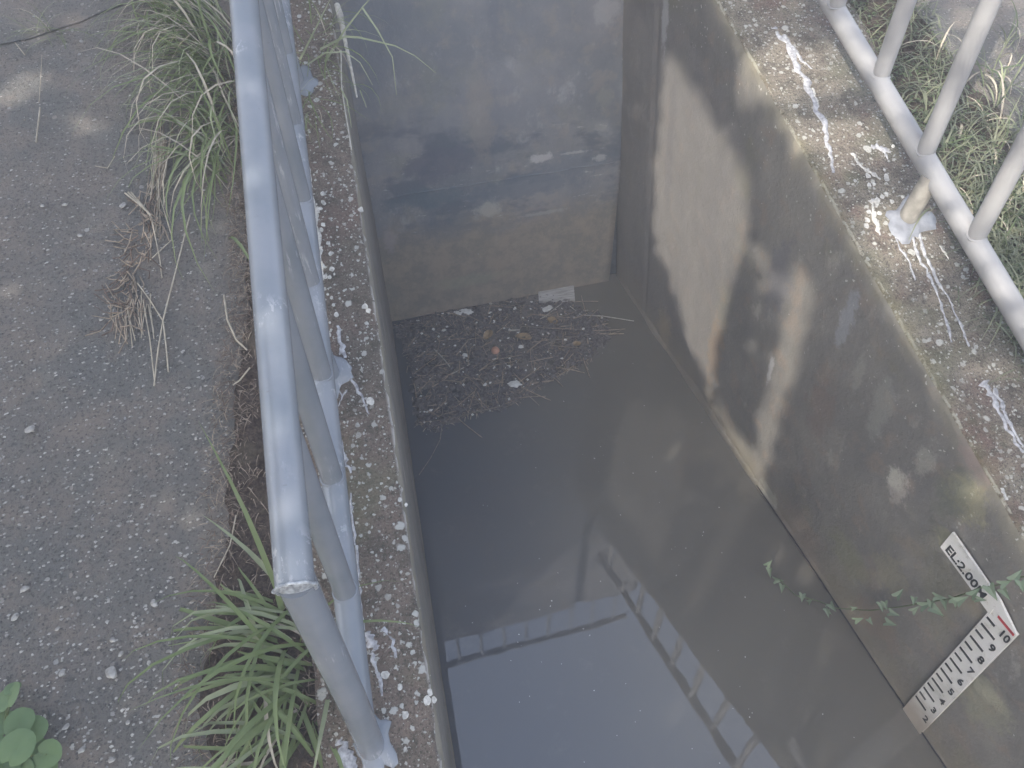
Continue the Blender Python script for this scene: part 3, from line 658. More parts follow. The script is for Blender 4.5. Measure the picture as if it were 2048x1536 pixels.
wire('bare_root', [(682, 100), (683, 170), (690, 220), (703, 300)], [.004] * 4, .0025, M['root'], 'thin dry stem lying on the left wall top below the root', 'stem')

# right verge: tufts, low weeds
tufts = [(1850, 120, 'tuft between the first and second bars from the top left of the right railing', 24, .6), (2000, 165, 'tuft with long arching pale blades near the top right corner', 34, .9), (2030, 90, 'small tuft in shade at the top right corner', 16, .7),
         (1900, 300, 'tuft just behind the second bar of the right railing', 46, .75), (1960, 250, 'tuft on the verge above the third bar', 40, .8), (2040, 270, 'tuft at the right picture edge behind the third bar', 40, .8),
         (1935, 390, 'tuft between the second and third bars close to the rail', 46, .7), (2020, 420, 'bright sunlit tuft right of the third bar', 60, .75), (1995, 520, 'tuft below the foot of the third bar', 50, .7),
         (2040, 560, 'tuft at the right picture edge below the third bar', 50, .7), (1945, 570, 'leafy tuft spilling under the bottom rail onto the wall top', 38, .6), (2000, 650, 'tuft under the lower end of the right rail', 44, .6), (2035, 750, 'lowest tuft on the verge at the right picture edge', 40, .7), (2060, 680, 'tuft half outside the picture at lower right', 40, .7)]
GR = blade_set('blade', [M['verge_blade'], M['grass_pale'], M['weed'], M['verge_blade'], M['straw2']], .18, .40, .006, .013, 25)
for px, py, lab, nb, sc in tufts:
    clump('grass_tuft', lab + ', pale green' if len(lab.split()) < 15 else lab, 'grass', S(px, py, -.05), GR, nb, (.06, .07), rnd.uniform(0, 6), 2.5, scale=(sc * .6, sc * 1.3))
def scatter_stuff(name, n, place, size, m, label, cat, kind='stuff', flat=False):
    vs, fs = [], []
    for i in range(n):
        p = place(); 
        if p is None: continue
        s = rnd.uniform(*size); a = rnd.uniform(0, 6.28); c_, s_ = math.cos(a), math.sin(a); b = len(vs); l = s * rnd.uniform(.7, 1.7); h = s * (.25 if flat else .7)
        vs += [(p.x - c_ * l, p.y - s_ * l, p.z), (p.x + s_ * s, p.y - c_ * s, p.z), (p.x + c_ * l * .8, p.y + s_ * l * .8, p.z + h * .1), (p.x - s_ * s, p.y + c_ * s, p.z), (p.x + rnd.uniform(-.3, .3) * s, p.y + rnd.uniform(-.3, .3) * s, p.z + h)]
        fs += [(b, b + 1, b + 4), (b + 1, b + 2, b + 4), (b + 2, b + 3, b + 4), (b + 3, b, b + 4)]
    o = frompy(name, vs, fs, m); return meta(o, label, cat, None, kind)
def weedpt():
    while True:
        px, py = rnd.uniform(1690, 2075), rnd.uniform(-20, 800)
        p = on_slope(px, py, -.05)
        if 2.08 < p.x < 2.62 and (p.y < 2.0 or rnd.random() < .55 and p.x < 2.45): p.z = gzr(p.x, p.y) + .02 + rnd.random() * .05; return p
vs, fs = [], []
for i in range(5200):                             # small weed leaves: tilted folded leaves
    p = weedpt(); a = rnd.uniform(0, 6.28); l = rnd.uniform(.010, .028); w_ = l * rnd.uniform(.35, .6); up = rnd.uniform(-.2, .7)
    d = Vector((math.cos(a), math.sin(a), up)).normalized(); s = Vector((-d.y, d.x, rnd.uniform(-.3, .3))).normalized(); b = len(vs)
    vs += [p, p + d * l * .5 + s * w_ * .5, p + d * l - Vector((0, 0, l * .2)), p + d * l * .5 - s * w_ * .5]; fs += [(b, b + 1, b + 2), (b, b + 2, b + 3)]
meta(frompy('low_weeds', vs, fs, M['weed']), 'low green weeds covering the verge behind the right railing', 'weeds', kind='stuff')
def blades_stuff(name, n, pick, L0, w0, m, label, cat, lift=(.2, 1.0)):
    vs, fs = [], []
    for i in range(n):
        p = pick()
        if p is None: continue
        a = rnd.uniform(0, 6.28); l = rnd.uniform(*L0); w_ = rnd.uniform(*w0); e = rnd.uniform(*lift); b = len(vs); q = Vector(p); s = Vector((-math.sin(a), math.cos(a), 0)); seg = 4
        for k in range(seg + 1):
            t = k / seg; ww = w_ * (1 - t * .9) * .5; vs += [q - s * ww, q + s * ww]
            q = q + Vector((math.cos(a) * math.cos(e), math.sin(a) * math.cos(e), math.sin(e))) * (l / seg); e -= rnd.uniform(.2, .6); a += rnd.uniform(-.15, .15)
            s = Vector((-math.sin(a), math.cos(a), 0))
        for k in range(seg): fs.append((b + 2 * k, b + 2 * k + 1, b + 2 * k + 3, b + 2 * k + 2))
    return meta(frompy(name, vs, fs, m, smooth=True), label, cat, kind='stuff')
blades_stuff('verge_grass', 1100, weedpt, (.08, .22), (.004, .010), M['verge_blade'], 'short pale grass mixed in the verge weeds on the right', 'grass')

# ------------------------------------------------------------------ broad-leaved plant at the bottom left corner
bl = empty('broad_leaved_weed', S(30, 1500)); meta(bl, 'weed with rounded green leaves at the bottom left corner', 'weed')
def round_leaf(c, r, ang, asp=.82, tilt=(0, 0)):
    bm = bmesh.new(); cv = bm.verts.new((0, 0, -.004)); rr = []; mid = []
    for k in range(20):
        a = 2 * math.pi * k / 20; q = r * (1 + .10 * math.cos(a) - .06 * math.cos(2 * a) - (.22 if k == 10 else 0) + .02 * rnd.uniform(-1, 1))
        rr.append(bm.verts.new((q * math.cos(a), q * math.sin(a) * asp, .10 * r * abs(math.sin(a)) - .10 * r * abs(math.cos(a)) + .01 * r * rnd.uniform(-1, 1)))); mid.append(bm.verts.new((q * .55 * math.cos(a), q * .55 * math.sin(a) * asp, .10 * r * abs(math.sin(a)))))
    for k in range(20):
        k2 = (k + 1) % 20; bm.faces.new((cv, mid[k], mid[k2])).smooth = True; bm.faces.new((mid[k], rr[k], rr[k2], mid[k2])).smooth = True
    bmesh.ops.transform(bm, matrix=Matrix.Translation(c) @ Matrix.Rotation(ang, 4, 'Z') @ Matrix.Rotation(tilt[0], 4, 'X') @ Matrix.Rotation(tilt[1], 4, 'Y'), verts=bm.verts)
    return bm
for (px, py, r, a, h) in [(15, 1396, .042, 1.9, .06), (8, 1447, .034, .4, .05), (38, 1447, .040, 1.4, .09), (64, 1462, .036, 1.2, .06), (32, 1498, .045, 1.1, .12), (92, 1508, .040, -.4, .07), (62, 1500, .034, .9, .05), (10, 1535, .042, 2.2, .08), (86, 1540, .034, .2, .06), (-20, 1500, .045, 2.8, .08), (45, 1545, .04, 5, .07), (24, 1378, .022, 1.2, .05)]:
    c = on_slope(px, py, h - .06); frombm('leaf', round_leaf(c, r, a, rnd.uniform(.75, .9), (rnd.uniform(-.3, .4), rnd.uniform(-.3, .3))), M['broad'], bl)
    base = on_slope(20, 1530, -.07); tube('stem', [base, base.lerp(c, .6) + Vector((0, 0, .02)), c - Vector((0, 0, .004))], .0022, M['grass'], bl, 5)

# ------------------------------------------------------------------ straw, twigs, pebbles on the left slope
GD = -.063
def stalk(parent, pts, rad, m, name='stalk', dz=GD):
    return tube(name, [on_slope(x, y, dz + (q[0] if q else 0)) for x, y, *q in pts], rad, m, parent, 5)
st = empty('dead_straw', on_slope(290, 560, GD)); meta(st, 'tangled heap of dry straw lying on the concrete left of the railing', 'straw')
for k in range(95):                               # matted part
    t = rnd.random(); cx = 300 - 60 * t + rnd.gauss(0, 16); cy = 390 + 250 * t + rnd.gauss(0, 10); a = rnd.gauss(1.9, .9); l = rnd.uniform(22, 62)
    p = [(cx, cy, .004 + .02 * rnd.random()), (cx + math.cos(a) * l * .5 + rnd.gauss(0, 4), cy + math.sin(a) * l * .5, .006 + .02 * rnd.random()), (cx + math.cos(a + .3) * l, cy + math.sin(a + .3) * l, .003 + .01 * rnd.random())]
    stalk(st, p, rnd.uniform(.0012, .0024), M['straw'] if k % 3 else M['straw_d'])
for k in range(20):                               # bundle coming down from the grass clump, and the fringe below the mat
    x0 = 318 + rnd.gauss(0, 8); stalk(st, [(x0 + 8 + rnd.gauss(0, 6), 255 + rnd.gauss(0, 22), .012), (x0 - 4 + rnd.gauss(0, 6), 335 + rnd.gauss(0, 15), .012), (x0 - 14 + rnd.gauss(0, 10), 410 + rnd.gauss(0, 32), .004)], rnd.uniform(.0010, .0022), M['straw'] if k % 2 else M['straw2'])
    x0 = 262 + rnd.gauss(0, 20); y0 = 600 + rnd.gauss(0, 14); stalk(st, [(x0, y0, .01), (x0 + rnd.gauss(0, 6), y0 + 30, .006), (x0 + rnd.gauss(2, 10), y0 + rnd.uniform(40, 90), .002)], rnd.uniform(.0011, .002), M['straw2'] if k % 2 else M['straw'])
for pts in [[(250, 386, .012), (268, 400, .02), (302, 430, .02)], [(256, 384, .014), (285, 412, .022), (304, 436, .018)], [(262, 384, .014), (300, 428, .02)]]: stalk(st, pts, .0028, M['straw2'])
lone = [([(380, 430, .01), (352, 540, .014), (326, 640, .01)], .0028, 'long straight dry stalk slanting down the concrete right of the straw heap'),
        ([(326, 640, .008), (316, 700, .008), (308, 772, .003)], .0026, 'thin dry stalk forming the left leg of the fork below the long stalk'),
        ([(326, 640, .009), (332, 690, .008), (337, 744, .003)], .0026, 'thin dry stalk forming the right leg of the fork below the long stalk'),
        ([(275, 566, .012), (300, 600, .012), (326, 642, .008)], .0022, 'dry stalk joining the straw heap to the fork of the long stalk'),
        ([(286, 600, .01), (300, 680, .006), (310, 770, .003)], .002, 'faint thin stalk running down from the straw heap to the fork tip'),
        ([(322, 400, .01), (343, 470, .012), (343, 480, .012), (300, 520, .01)], .002, 'bent dry stalk with a sharp elbow right of the straw heap'),
        ([(305, 445, .02), (320, 520, .012), (324, 556, .004)], .002, 'short dry stalk hanging from the right side of the straw heap'),
        ([(80, 215, .006), (76, 250, .008), (72, 285, .003)], .003, 'brown dry stick lying on the concrete at the upper left'),
        ([(84, 110, .004), (81, 160, .006), (78, 205, .004)], .0012, 'very thin stem above the brown stick at upper left'),
        ([(190, 332, .004), (215, 336, .006), (230, 312, .003)], .0016, 'small hooked straw on the concrete left of the straw bundle'),
        ([(448, 590, .03), (455, 640, .03), (473, 680, .03), (494, 700, .03)], .0032, 'curved brown twig beside the soil strip at mid left'),
        ([(500, 735, .04), (480, 760, .03), (466, 770, .02)], .0028, 'short pale twig poking out from under the railing at mid left'),
        ([(30, 85, .006), (50, 110, .004)], .002, 'short pale straw below the crack at the upper left corner'),
        ([(428, 1155, .02), (460, 1090, .03), (472, 1030, .03)], .0018, 'thin pale straw across the soil strip above the grass clump')]
for pts, r_, lab in lone: o = stalk(None, pts, r_, M['straw2'], 'dry_stalk' if 'twig' not in lab and 'stick' not in lab else 'twig'); meta(o, lab, 'straw' if 'tw' not in lab else 'twig')
def soilpt():
    y = rnd.uniform(.35, 3.0); x = rnd.uniform(soil_edge(y) - .05, -.31); return Vector((x, y, gz(x, y) + .022 + .014 * rnd.random()))
blades_stuff('soil_litter', 2600, soilpt, (.02, .075), (.0015, .0035), M['straw'], 'matted dry grass litter on the soil strip under the left railing', 'litter', (-.2, .3))
blades_stuff('soil_litter_dark', 2600, soilpt, (.02, .06), (.002, .004), M['straw_d'], 'dark dead grass roots on the soil strip under the left railing', 'litter', (-.1, .4))
def gpt():
    while True:
        p = on_slope(rnd.uniform(-30, 540), rnd.uniform(-20, 1560), GD)
        if p.x < soil_edge(p.y) - .01: p.z = gz(p.x, p.y) + .0005; return p
scatter_stuff('gravel', 2600, gpt, (.002, .0062), M['pebble'], 'fine pale gravel embedded in the concrete slope on the left', 'gravel', flat=True)
n_ = NB('dark_grit'); M['grit'] = n_.done(n_.mix(n_.noise(30), (.06, .06, .06), (.16, .145, .13)), .9)
scatter_stuff('grit', 3800, gpt, (.0015, .005), M['grit'], 'dark grit on the concrete slope on the left', 'grit', flat=True)
def gptr():
    while True:
        p = on_slope(rnd.uniform(1700, 2080), rnd.uniform(-20, 330), -.08)
        if p.x > 2.3: p.z = gzr(p.x, p.y) + .001; return p
scatter_stuff('verge_gravel', 700, gptr, (.002, .006), M['pebble'], 'pale gravel on the ground beyond the right verge', 'gravel', flat=True)
def stone(name, px, py, r, m, label, cat, fn=on_slope, dz=GD, group=None, flat=.6, seed=None):
    c = fn(px, py, dz); bm = bmesh.new(); bmesh.ops.create_icosphere(bm, subdivisions=2 if fn is on_slope else 3, radius=1)
    sd = px * .13 + py
    for v in bm.verts: v.co *= 1 + .42 * nz(v.co.x, v.co.y, v.co.z + sd, 1.4) + (0 if fn is on_slope else .35 * nz(v.co.x, v.co.y + sd, v.co.z, 3.5))
    bmesh.ops.transform(bm, matrix=Matrix.Translation((0, 0, r * flat * .5)) @ Matrix.Rotation(sd, 4, 'Z') @ Matrix.Diagonal((r * 1.2, r * .85, r * flat, 1)), verts=bm.verts)
    o = frombm(name, bm, m); o.location = c; return meta(o, label, cat, group)
for px, py, r, lab in [(226, 1280, .008, 'white pebble in the middle of the concrete left of the grass clump'), (242, 1308, .007, 'flat pale pebble just below the white pebble left of the grass clump'), (224, 1346, .016, 'large brownish stone flush with the concrete left of the grass clump'),
                       (50, 1178, .010, 'elongated white pebble at the left edge below mid height'), (164, 1500, .009, 'rounded pale pebble right of the broad-leaved weed'), (224, 1520, .008, 'white pebble at the bottom edge right of the broad-leaved weed'),
                       (132, 1454, .008, 'tilted pale pebble above the rounded one near the weed'), (115, 1258, .006, 'small white pebble left of centre on the lower concrete'), (256, 1445, .006, 'small white pebble near the tips of the lower grass clump'),
                       (125, 1345, .009, 'angular flat stone midway between weed and grass clump'), (160, 472, .009, 'pinkish flat pebble left of the straw heap'), (130, 410, .009, 'pale flat pebble upper left of the straw heap'), (247, 412, .012, 'rounded brown pebble at the head of the straw heap'),
                       (408, 380, .006, 'small white pebble between straw heap and railing, upper one'), (203, 640, .006, 'white chip on bare concrete left of the straw fringe'), (60, 860, .014, 'cluster stone with pale top at the left edge at mid height'), (30, 1235, .010, 'grey stone at the left edge above the weed'), (308, 1206, .010, 'pinkish stone just left of the upper grass blades'), (85, 412, .008, 'buff pebble left of the pale flat pebble')]:
    stone('pebble', px, py, r, M['pebble'], lab, 'pebble', flat=.45)
# crack across the concrete at the upper left
bm = bmesh.new(); prev = None; cp = [on_slope(x, y, GD) for x, y in [(-60, 92), (20, 82), (60, 74), (110, 56), (160, 40), (210, 18), (260, 0), (330, -25)]]
for i in range(len(cp) - 1):
    for k in range(10):
        p = cp[i].lerp(cp[i + 1], k / 10); w_ = .005 + .004 * nz(p.x, p.y, 0, 14); off = .006 * nz(p.x, p.y, 3, 25); z = gz(p.x, p.y) + .004
        a = [bm.verts.new((p.x, p.y - w_ + off, z)), bm.verts.new((p.x, p.y + w_ + off, z))]
        if prev: bm.faces.new((prev[0], prev[1], a[1], a[0]))
        prev = a
meta(frombm('slab_joint', bm, M['ground']), kind='structure')

# ------------------------------------------------------------------ floating debris by the headwall
poly = [(790, 655), (850, 634), (930, 615), (1010, 600), (1080, 588), (1130, 600), (1165, 625), (1205, 640), (1215, 668), (1190, 690), (1165, 722), (1120, 745), (1070, 770), (1040, 795), (1000, 812), (950, 822), (905, 838), (875, 852), (845, 846), (836, 800), (828, 740), (812, 690)]
P2 = [on_water(x, y, .004) for x, y in poly]
def inpoly(x, y, P):
    c = False; j = len(P) - 1
    for i in range(len(P)):
        if (P[i][1] > y) != (P[j][1] > y) and x < (P[j][0] - P[i][0]) * (y - P[i][1]) / (P[j][1] - P[i][1]) + P[i][0]: c = not c
        j = i
    return c
bm = bmesh.new(); x0, x1, y0, y1 = min(p.x for p in P2), max(p.x for p in P2), min(p.y for p in P2), max(p.y for p in P2); st_ = .014; gv = {}
nx, ny = int((x1 - x0) / st_) + 1, int((y1 - y0) / st_) + 1
def gvv(i, j):
    if (i, j) not in gv:
        x, y = x0 + i * st_, y0 + j * st_; gv[(i, j)] = bm.verts.new((x, min(y, yb(x) - .002), WZ + .003 + .006 * max(0, fbm(x, y, 0, 12)) + .004 * max(0, nz(x, y, 2, 50))))
    return gv[(i, j)]
for i in range(nx):
    for j in range(ny):
        x, y = x0 + (i + .5) * st_, y0 + (j + .5) * st_
        if inpoly(x + .09 * nz(x, y, 0, 6) + .03 * nz(x, y, 0, 30), y + .09 * nz(x, y, 5, 6) + .03 * nz(x, y, 5, 30), P2) and nz(x, y, 9, 11) > -.33: bm.faces.new((gvv(i, j), gvv(i + 1, j), gvv(i + 1, j + 1), gvv(i, j + 1)))
meta(frombm('floating_scum', bm, M['scum']), 'dark floating scum raft against the headwall at the left', 'scum', kind='stuff')
def scpt():
    while True:
        if rnd.random() < .25:
            k = rnd.randrange(len(P2) - 1); q = P2[k].lerp(P2[k + 1], rnd.random()); x, y = q.x + rnd.gauss(0, .014), q.y + rnd.gauss(0, .014)
            if 0 < x < 1.8 and y < yb(x) - .01: return Vector((x, y, WZ + .003))
        x, y = rnd.uniform(x0, x1), rnd.uniform(y0, y1)
        if inpoly(x + .04 * nz(x, y, 0, 7), y + .04 * nz(x, y, 5, 7), P2) and y < yb(x) - .01: return Vector((x, y, WZ + .006))
scatter_stuff('scum_bits', 500, scpt, (.003, .009), M['grit'], 'dark bits floating in the scum raft', 'debris', flat=True)
scatter_stuff('scum_chips', 230, scpt, (.003, .012), M['chip'], 'small pale chips floating in the scum raft', 'debris')
blades_stuff('scum_straws', 1700, scpt, (.03, .14), (.003, .006), M['straw'], 'wet straws floating in the scum raft', 'debris', (-.02, .05))
scatter_stuff('scum_clods', 700, scpt, (.008, .030), M['scum'], 'clods of mud and rotten leaf in the scum raft', 'debris')
vs, fs = [], []
for i in range(125):                              # longer reeds, mostly lying along the front edge of the raft
    p = scpt(); a = rnd.gauss(.45, .9); l = rnd.uniform(.05, .22); w_ = rnd.uniform(.0015, .004); b = len(vs); bend = rnd.uniform(-.3, .3); q = Vector(p) + Vector((0, 0, rnd.uniform(.004, .014)))
    for k in range(5):
        s_ = Vector((-math.sin(a), math.cos(a), 0)) * w_; vs += [q - s_, q + Vector((0, 0, w_ * 1.2)), q + s_]; q = q + Vector((math.cos(a), math.sin(a), 0)) * l / 4; a += bend / 4
        q.y = min(q.y, yb(q.x) - .004)
    for k in range(4): fs += [(b + 3 * k, b + 3 * k + 1, b + 3 * k + 4, b + 3 * k + 3), (b + 3 * k + 1, b + 3 * k + 2, b + 3 * k + 5, b + 3 * k + 4)]
meta(frompy('scum_reeds', vs, fs, M['straw']), 'broken reeds matted into the scum raft', 'reeds', kind='stuff')
def wpt():
    x, y = rnd.uniform(.05, 1.7), rnd.uniform(.5, 3.3); return Vector((x, y, WZ + .0015))
scatter_stuff('surface_specks', 90, wpt, (.0012, .0035), M['chip'], 'tiny specks scattered on the still water', 'specks', flat=True)
# the board
c4 = [on_water(x, y, .02) for x, y in ((1075, 568), (1147, 563), (1150, 600), (1078, 602))]
bm = bmesh.new(); top = [bm.verts.new(p) for p in c4]; bot = [bm.verts.new(p - Vector((0, 0, .022))) for p in c4]; bm.faces.new(top[::-1]); bm.faces.new(bot)
for k in range(4): bm.faces.new((top[k], top[(k + 1) % 4], bot[(k + 1) % 4], bot[k]))
bmesh.ops.recalc_face_normals(bm, faces=bm.faces); bmesh.ops.bevel(bm, geom=list(bm.edges), offset=.003, segments=1)
meta(frombm('floating_board', bm, M['wood']), 'small rectangular weathered grey board floating against the headwall', 'board')
ow = lambda x, y, d=0.0: on_water(x, y, d)
ball = stone('ball', 991, 704, .030, M['orange'], 'faded orange ball floating in the middle of the scum raft', 'ball', ow, .0, flat=.85)
bm = bmesh.new(); bmesh.ops.create_uvsphere(bm, u_segments=20, v_segments=12, radius=.027); me = bpy.data.meshes.new('ball'); bm.to_mesh(me); bm.free(); me.materials.append(M['orange']); ball.data = me
for p in me.polygons: p.use_smooth = True
ball.location.z = WZ + .012
for px, py, r, lab in [(929, 626, .045, 'long crumbling white foam piece near the headwall in the raft'), (1095, 619, .035, 'elongated white foam piece right below the floating board'), (1029, 770, .036, 'largest pale foam block at the near edge of the raft'), (1016, 735, .022, 'angular white foam chip between orange ball and largest block'),
                       (931, 711, .022, 'triangular white chip left of the orange ball'), (947, 690, .013, 'grey round foam bead upper left of the orange ball'), (933, 694, .010, 'tiny white bead left of the grey round bead'), (1029, 618, .014, 'oval white chip midway along the far side of the raft'), (1000, 620, .014, 'speckled white chip left of the oval chip'),
                       (888, 661, .016, 'curled pale chip near the left end of the raft'), (868, 626, .012, 'greyish chip touching the headwall at the left'), (1061, 618, .009, 'small pale chip left of the foam below the board'), (1042, 694, .022, 'pale oblong chip right of the orange ball'), (1097, 667, .011, 'small round chip toward the right end of the raft'), (970, 770, .016, 'dull long foam flake in the near part of the raft')]:
    o = stone('foam_chip', px, py, r * .8, M['chip'], lab, 'foam', ow, .002, flat=.35)
    if r > .03: o.scale = (1.5, .85, 1)
def flatleaf(px, py, r, label, m='dleaf'):
    c = ow(px, py, .008); bm = bmesh.new(); ring = []
    for k in range(12):
        a = 2 * math.pi * k / 12; q = r * (1 + .35 * math.cos(a) + .12 * rnd.uniform(-1, 1)); ring.append(bm.verts.new((q * math.cos(a), q * .6 * math.sin(a), .01 * rnd.random() + .15 * r * abs(math.sin(a)))))
    cv = bm.verts.new((0, 0, 0))
    for k in range(12): bm.faces.new((cv, ring[k], ring[(k + 1) % 12]))
    ex = bmesh.ops.extrude_face_region(bm, geom=list(bm.faces))
    for v in [g_ for g_ in ex['geom'] if isinstance(g_, bmesh.types.BMVert)]: v.co.z += .001
    o = frombm('dead_leaf', bm, M[m]); o.location = c; o.rotation_euler = (0, 0, px); return meta(o, label, 'leaf')
flatleaf(978, 668, .045, 'large tan dead leaf just above the orange ball'); flatleaf(1052, 676, .050, 'brown dead leaf floating right of the tan one'); flatleaf(1108, 645, .045, 'square-looking brown leaf floating under the board'); flatleaf(1150, 690, .030, 'small brown leaf near the right tip of the raft')
for pts, r_, lab in [([(1125, 606), (1088, 634), (1080, 638)], .004, 'pale twig slanting under the floating board'), ([(1132, 606), (1162, 630), (1205, 632), (1268, 642)], .004, 'long forked pale twig reaching the right wall'), ([(1155, 633), (1165, 622), (1176, 620)], .0025, 'short side twig on the fork of the long pale twig'),
                     ([(1040, 652), (1100, 656), (1164, 659)], .004, 'straight brown reed lying across the raft'), ([(1016, 661), (1040, 660)], .007, 'short white stick above the dead leaves'), ([(868, 698), (882, 712), (896, 728), (903, 738)], .005, 'bent pale stick in the left part of the raft'),
                     ([(940, 728), (915, 742), (895, 752)], .004, 'slanting pale reed at the left of the raft'), ([(872, 852), (900, 838), (950, 824), (1005, 812)], .005, 'dark branch along the near edge of the raft'), ([(888, 848), (884, 810), (900, 770)], .0035, 'upright-looking twig at the near left corner of the raft'),
                     ([(884, 852), (880, 880), (862, 915), (838, 950)], .0035, 'thin trailing stem running from the raft to the left wall'), ([(1065, 700), (1110, 680), (1180, 668)], .0035, 'long thin reed toward the right tip of the raft'), ([(1010, 815), (1040, 800), (1080, 768), (1130, 735)], .0035, 'curved reed along the near right edge of the raft'),
                     ([(885, 845), (940, 812), (975, 800)], .003, 'fine reed crossing above the dark branch'), ([(930, 704), (985, 690), (1040, 688)], .003, 'fine straw passing above the triangular chip')]:
    o = tube('twig', [ow(x, y, .010) for x, y in pts], r_ * .8, M['root'] if 'pale' in lab or 'white' in lab else M['twig'], None, 6); meta(o, lab, 'twig')

# ------------------------------------------------------------------ climbing vine by the gauge
vn = empty('climbing_vine', RW(1850, 1210, .02)); meta(vn, 'thin climbing vine with arrow-shaped leaves crossing the right wall below the sign', 'vine')
stem = [(1560, 1160, .22), (1590, 1190, .16), (1640, 1203, .08), (1670, 1216, .05), (1740, 1221, .03), (1800, 1214, .03), (1850, 1205, .03), (1900, 1198, .03), (1930, 1188, .035), (1960, 1176, .045), (1990, 1172, .05), (2020, 1160, .05), (2060, 1150, .05)]
tube('stem', [RW(x, y, d) for x, y, d in stem], .0028, M['weed'], vn, 5)
def arrow_leaf(c, r, ang, tilt):
    """a heart-and-arrow leaf with two lobes, folded at the midrib"""
    o = [(1.25, 0), (.55, .26), (.1, .42), (-.35, .62), (-.42, .35), (-.12, .0), (-.42, -.35), (-.35, -.62), (.1, -.42), (.55, -.26)]
    bm = bmesh.new(); vv = [bm.verts.new((x * r, y * r, abs(y) * r * .35)) for x, y in o]; cv = bm.verts.new((.15 * r, 0, 0))
    for k in range(10): bm.faces.new((cv, vv[k], vv[(k + 1) % 10]))
    face = Vector((-.75, -.25, .6)).normalized().to_track_quat('Z', 'X').to_matrix().to_4x4()
    bmesh.ops.transform(bm, matrix=Matrix.Translation(c) @ face @ Matrix.Rotation(ang, 4, 'Z') @ Matrix.Rotation(tilt, 4, 'X'), verts=bm.verts); return bm
lv = [(1535, 1130, .24), (1552, 1160, .22), (1565, 1172, .20), (1600, 1196, .14), (1628, 1226, .1), (1655, 1222, .08), (1662, 1210, .06), (1712, 1240, .05), (1738, 1240, .04), (1762, 1208, .04), (1782, 1226, .05), (1795, 1192, .05), (1828, 1197, .05), (1845, 1212, .05), (1862, 1205, .05), (1868, 1218, .05), (1905, 1198, .05), (1918, 1202, .05), (1945, 1190, .06), (1955, 1198, .05), (1980, 1176, .06), (2004, 1168, .06), (2008, 1182, .06), (2030, 1158, .06), (2042, 1165, .06), (1775, 1245, .05), (1890, 1205, .05), (1605, 1190, .14), (1540, 1140, .23)]
for q in range(1, 8):
    a, b = stem[q], stem[min(q + 1, 12)]; lv.append(((a[0] + b[0]) / 2 + rnd.uniform(-6, 6), (a[1] + b[1]) / 2 + rnd.uniform(-12, 14), (a[2] + b[2]) / 2))
for i, (px, py, d) in enumerate(lv):
    frombm('leaf', arrow_leaf(RW(px, py, d + .005), rnd.uniform(.020, .034), rnd.uniform(-2.6, .2), rnd.uniform(-.5, .5)), M['ivy'], vn)

# ------------------------------------------------------------------ unseen tree behind and left of the camera, crown shaped to place shade and sun patches
lit_wall = [[(3.30, -1.40), (2.52, -1.60), (2.46, -1.75), (2.46, -1.98), (2.56, -2.5), (2.50, -3.4), (3.42, -3.4), (3.42, -1.5)],
            [(2.14, -1.78), (1.94, -1.78), (1.93, -3.4), (2.13, -3.4)], [(2.42, -1.90), (2.06, -1.94), (2.06, -2.03), (2.42, -2.02)], [(2.5, -3.02), (2.05, -3.06), (2.05, -3.4), (2.5, -3.4)],
            [(2.72, -1.0), (2.72, -1.38), (2.56, -1.40), (2.5, -1.0)], [(2.30, -1.0), (2.30, -1.5), (2.24, -1.5), (2.2, -1.0)]]
lit_cop = [[(1.4, 2.55), (1.4, 2.74), (2.2, 2.74), (2.2, 2.46)], [(1.4, 2.30), (1.4, 2.46), (2.2, 2.36), (2.2, 2.12)], [(1.75, 1.75), (1.75, 2.05), (2.2, 2.0), (2.2, 1.7)]]
dap = [on_slope(x, y, GD) for x, y in ((60, 170), (25, 190), (140, 240), (175, 255), (170, 1075), (215, 1150), (190, 1160), (300, 100), (455, 600), (130, 40), (20, 1110))]
drad = [.085, .07, .055, .06, .035, .045, .035, .03, .03, .04, .03]
def receiver(p):
    d = SUN_DIR
    t = (zc(p.y) - .07 - p.z) / (d.z - SL * d.y); h = p + d * t
    if h.x < 0: return 'L', h
    if h.x > xr(h.y, h.z): return 'R', h
    tb = (D - p.y) / d.y; tw = (WZ - p.z) / d.z
    tr = (W - XB * WZ + W1 * p.y + XB * p.z - p.x) / (d.x - W1 * d.y - XB * d.z)
    k = min((tb, 'B'), (tw, 'W'), (tr, 'V')); return k[1], p + d * k[0]
def near_left_rail(p):
    t = (LX - p.x) / SUN_DIR.x; h = p + SUN_DIR * t
    return .2 < h.y < 4 and zc(h.y) - .05 < h.z < zc(h.y) + LT + .12, h
def near_right_rail(p):
    t = (1.95 - p.x) / SUN_DIR.x; h = p + SUN_DIR * t
    return .8 < h.y < 3.7 and zc(h.y) + .1 < h.z < zc(h.y) + RT + .1
def shaded(p):
    if near_right_rail(p): return rnd.random() < .10
    nr, h = near_left_rail(p)
    if nr: return rnd.random() < ((.55 if h.y < 1.5 and h.z > zc(h.y) + LT - .08 else .97) if nz(0, h.y, 1, 3.1) < .32 else .35)
    k, h = receiver(p)
    if k == 'L':
        if h.x < -2.6: return rnd.random() < .6
        for q, r_ in zip(dap, drad):
            if (h - q).length < r_: return False
        return rnd.random() > .03
    if k == 'V': return (not any(inpoly(h.y, h.z, P) for P in lit_wall))
    if k == 'R':
        if h.x < 2.08:
            if any(inpoly(h.x, h.y, P) for P in lit_cop): return False
            return rnd.random() < .75
        return nz(h.x, h.y, 4, 2.2) > .12
    return True
tree = empty('shade_tree', (-5.2, -3.4, bank(-3.4) - .05)); meta(tree, 'unseen leafy tree behind the camera, its crown cut to place shade and sun patches', 'tree')
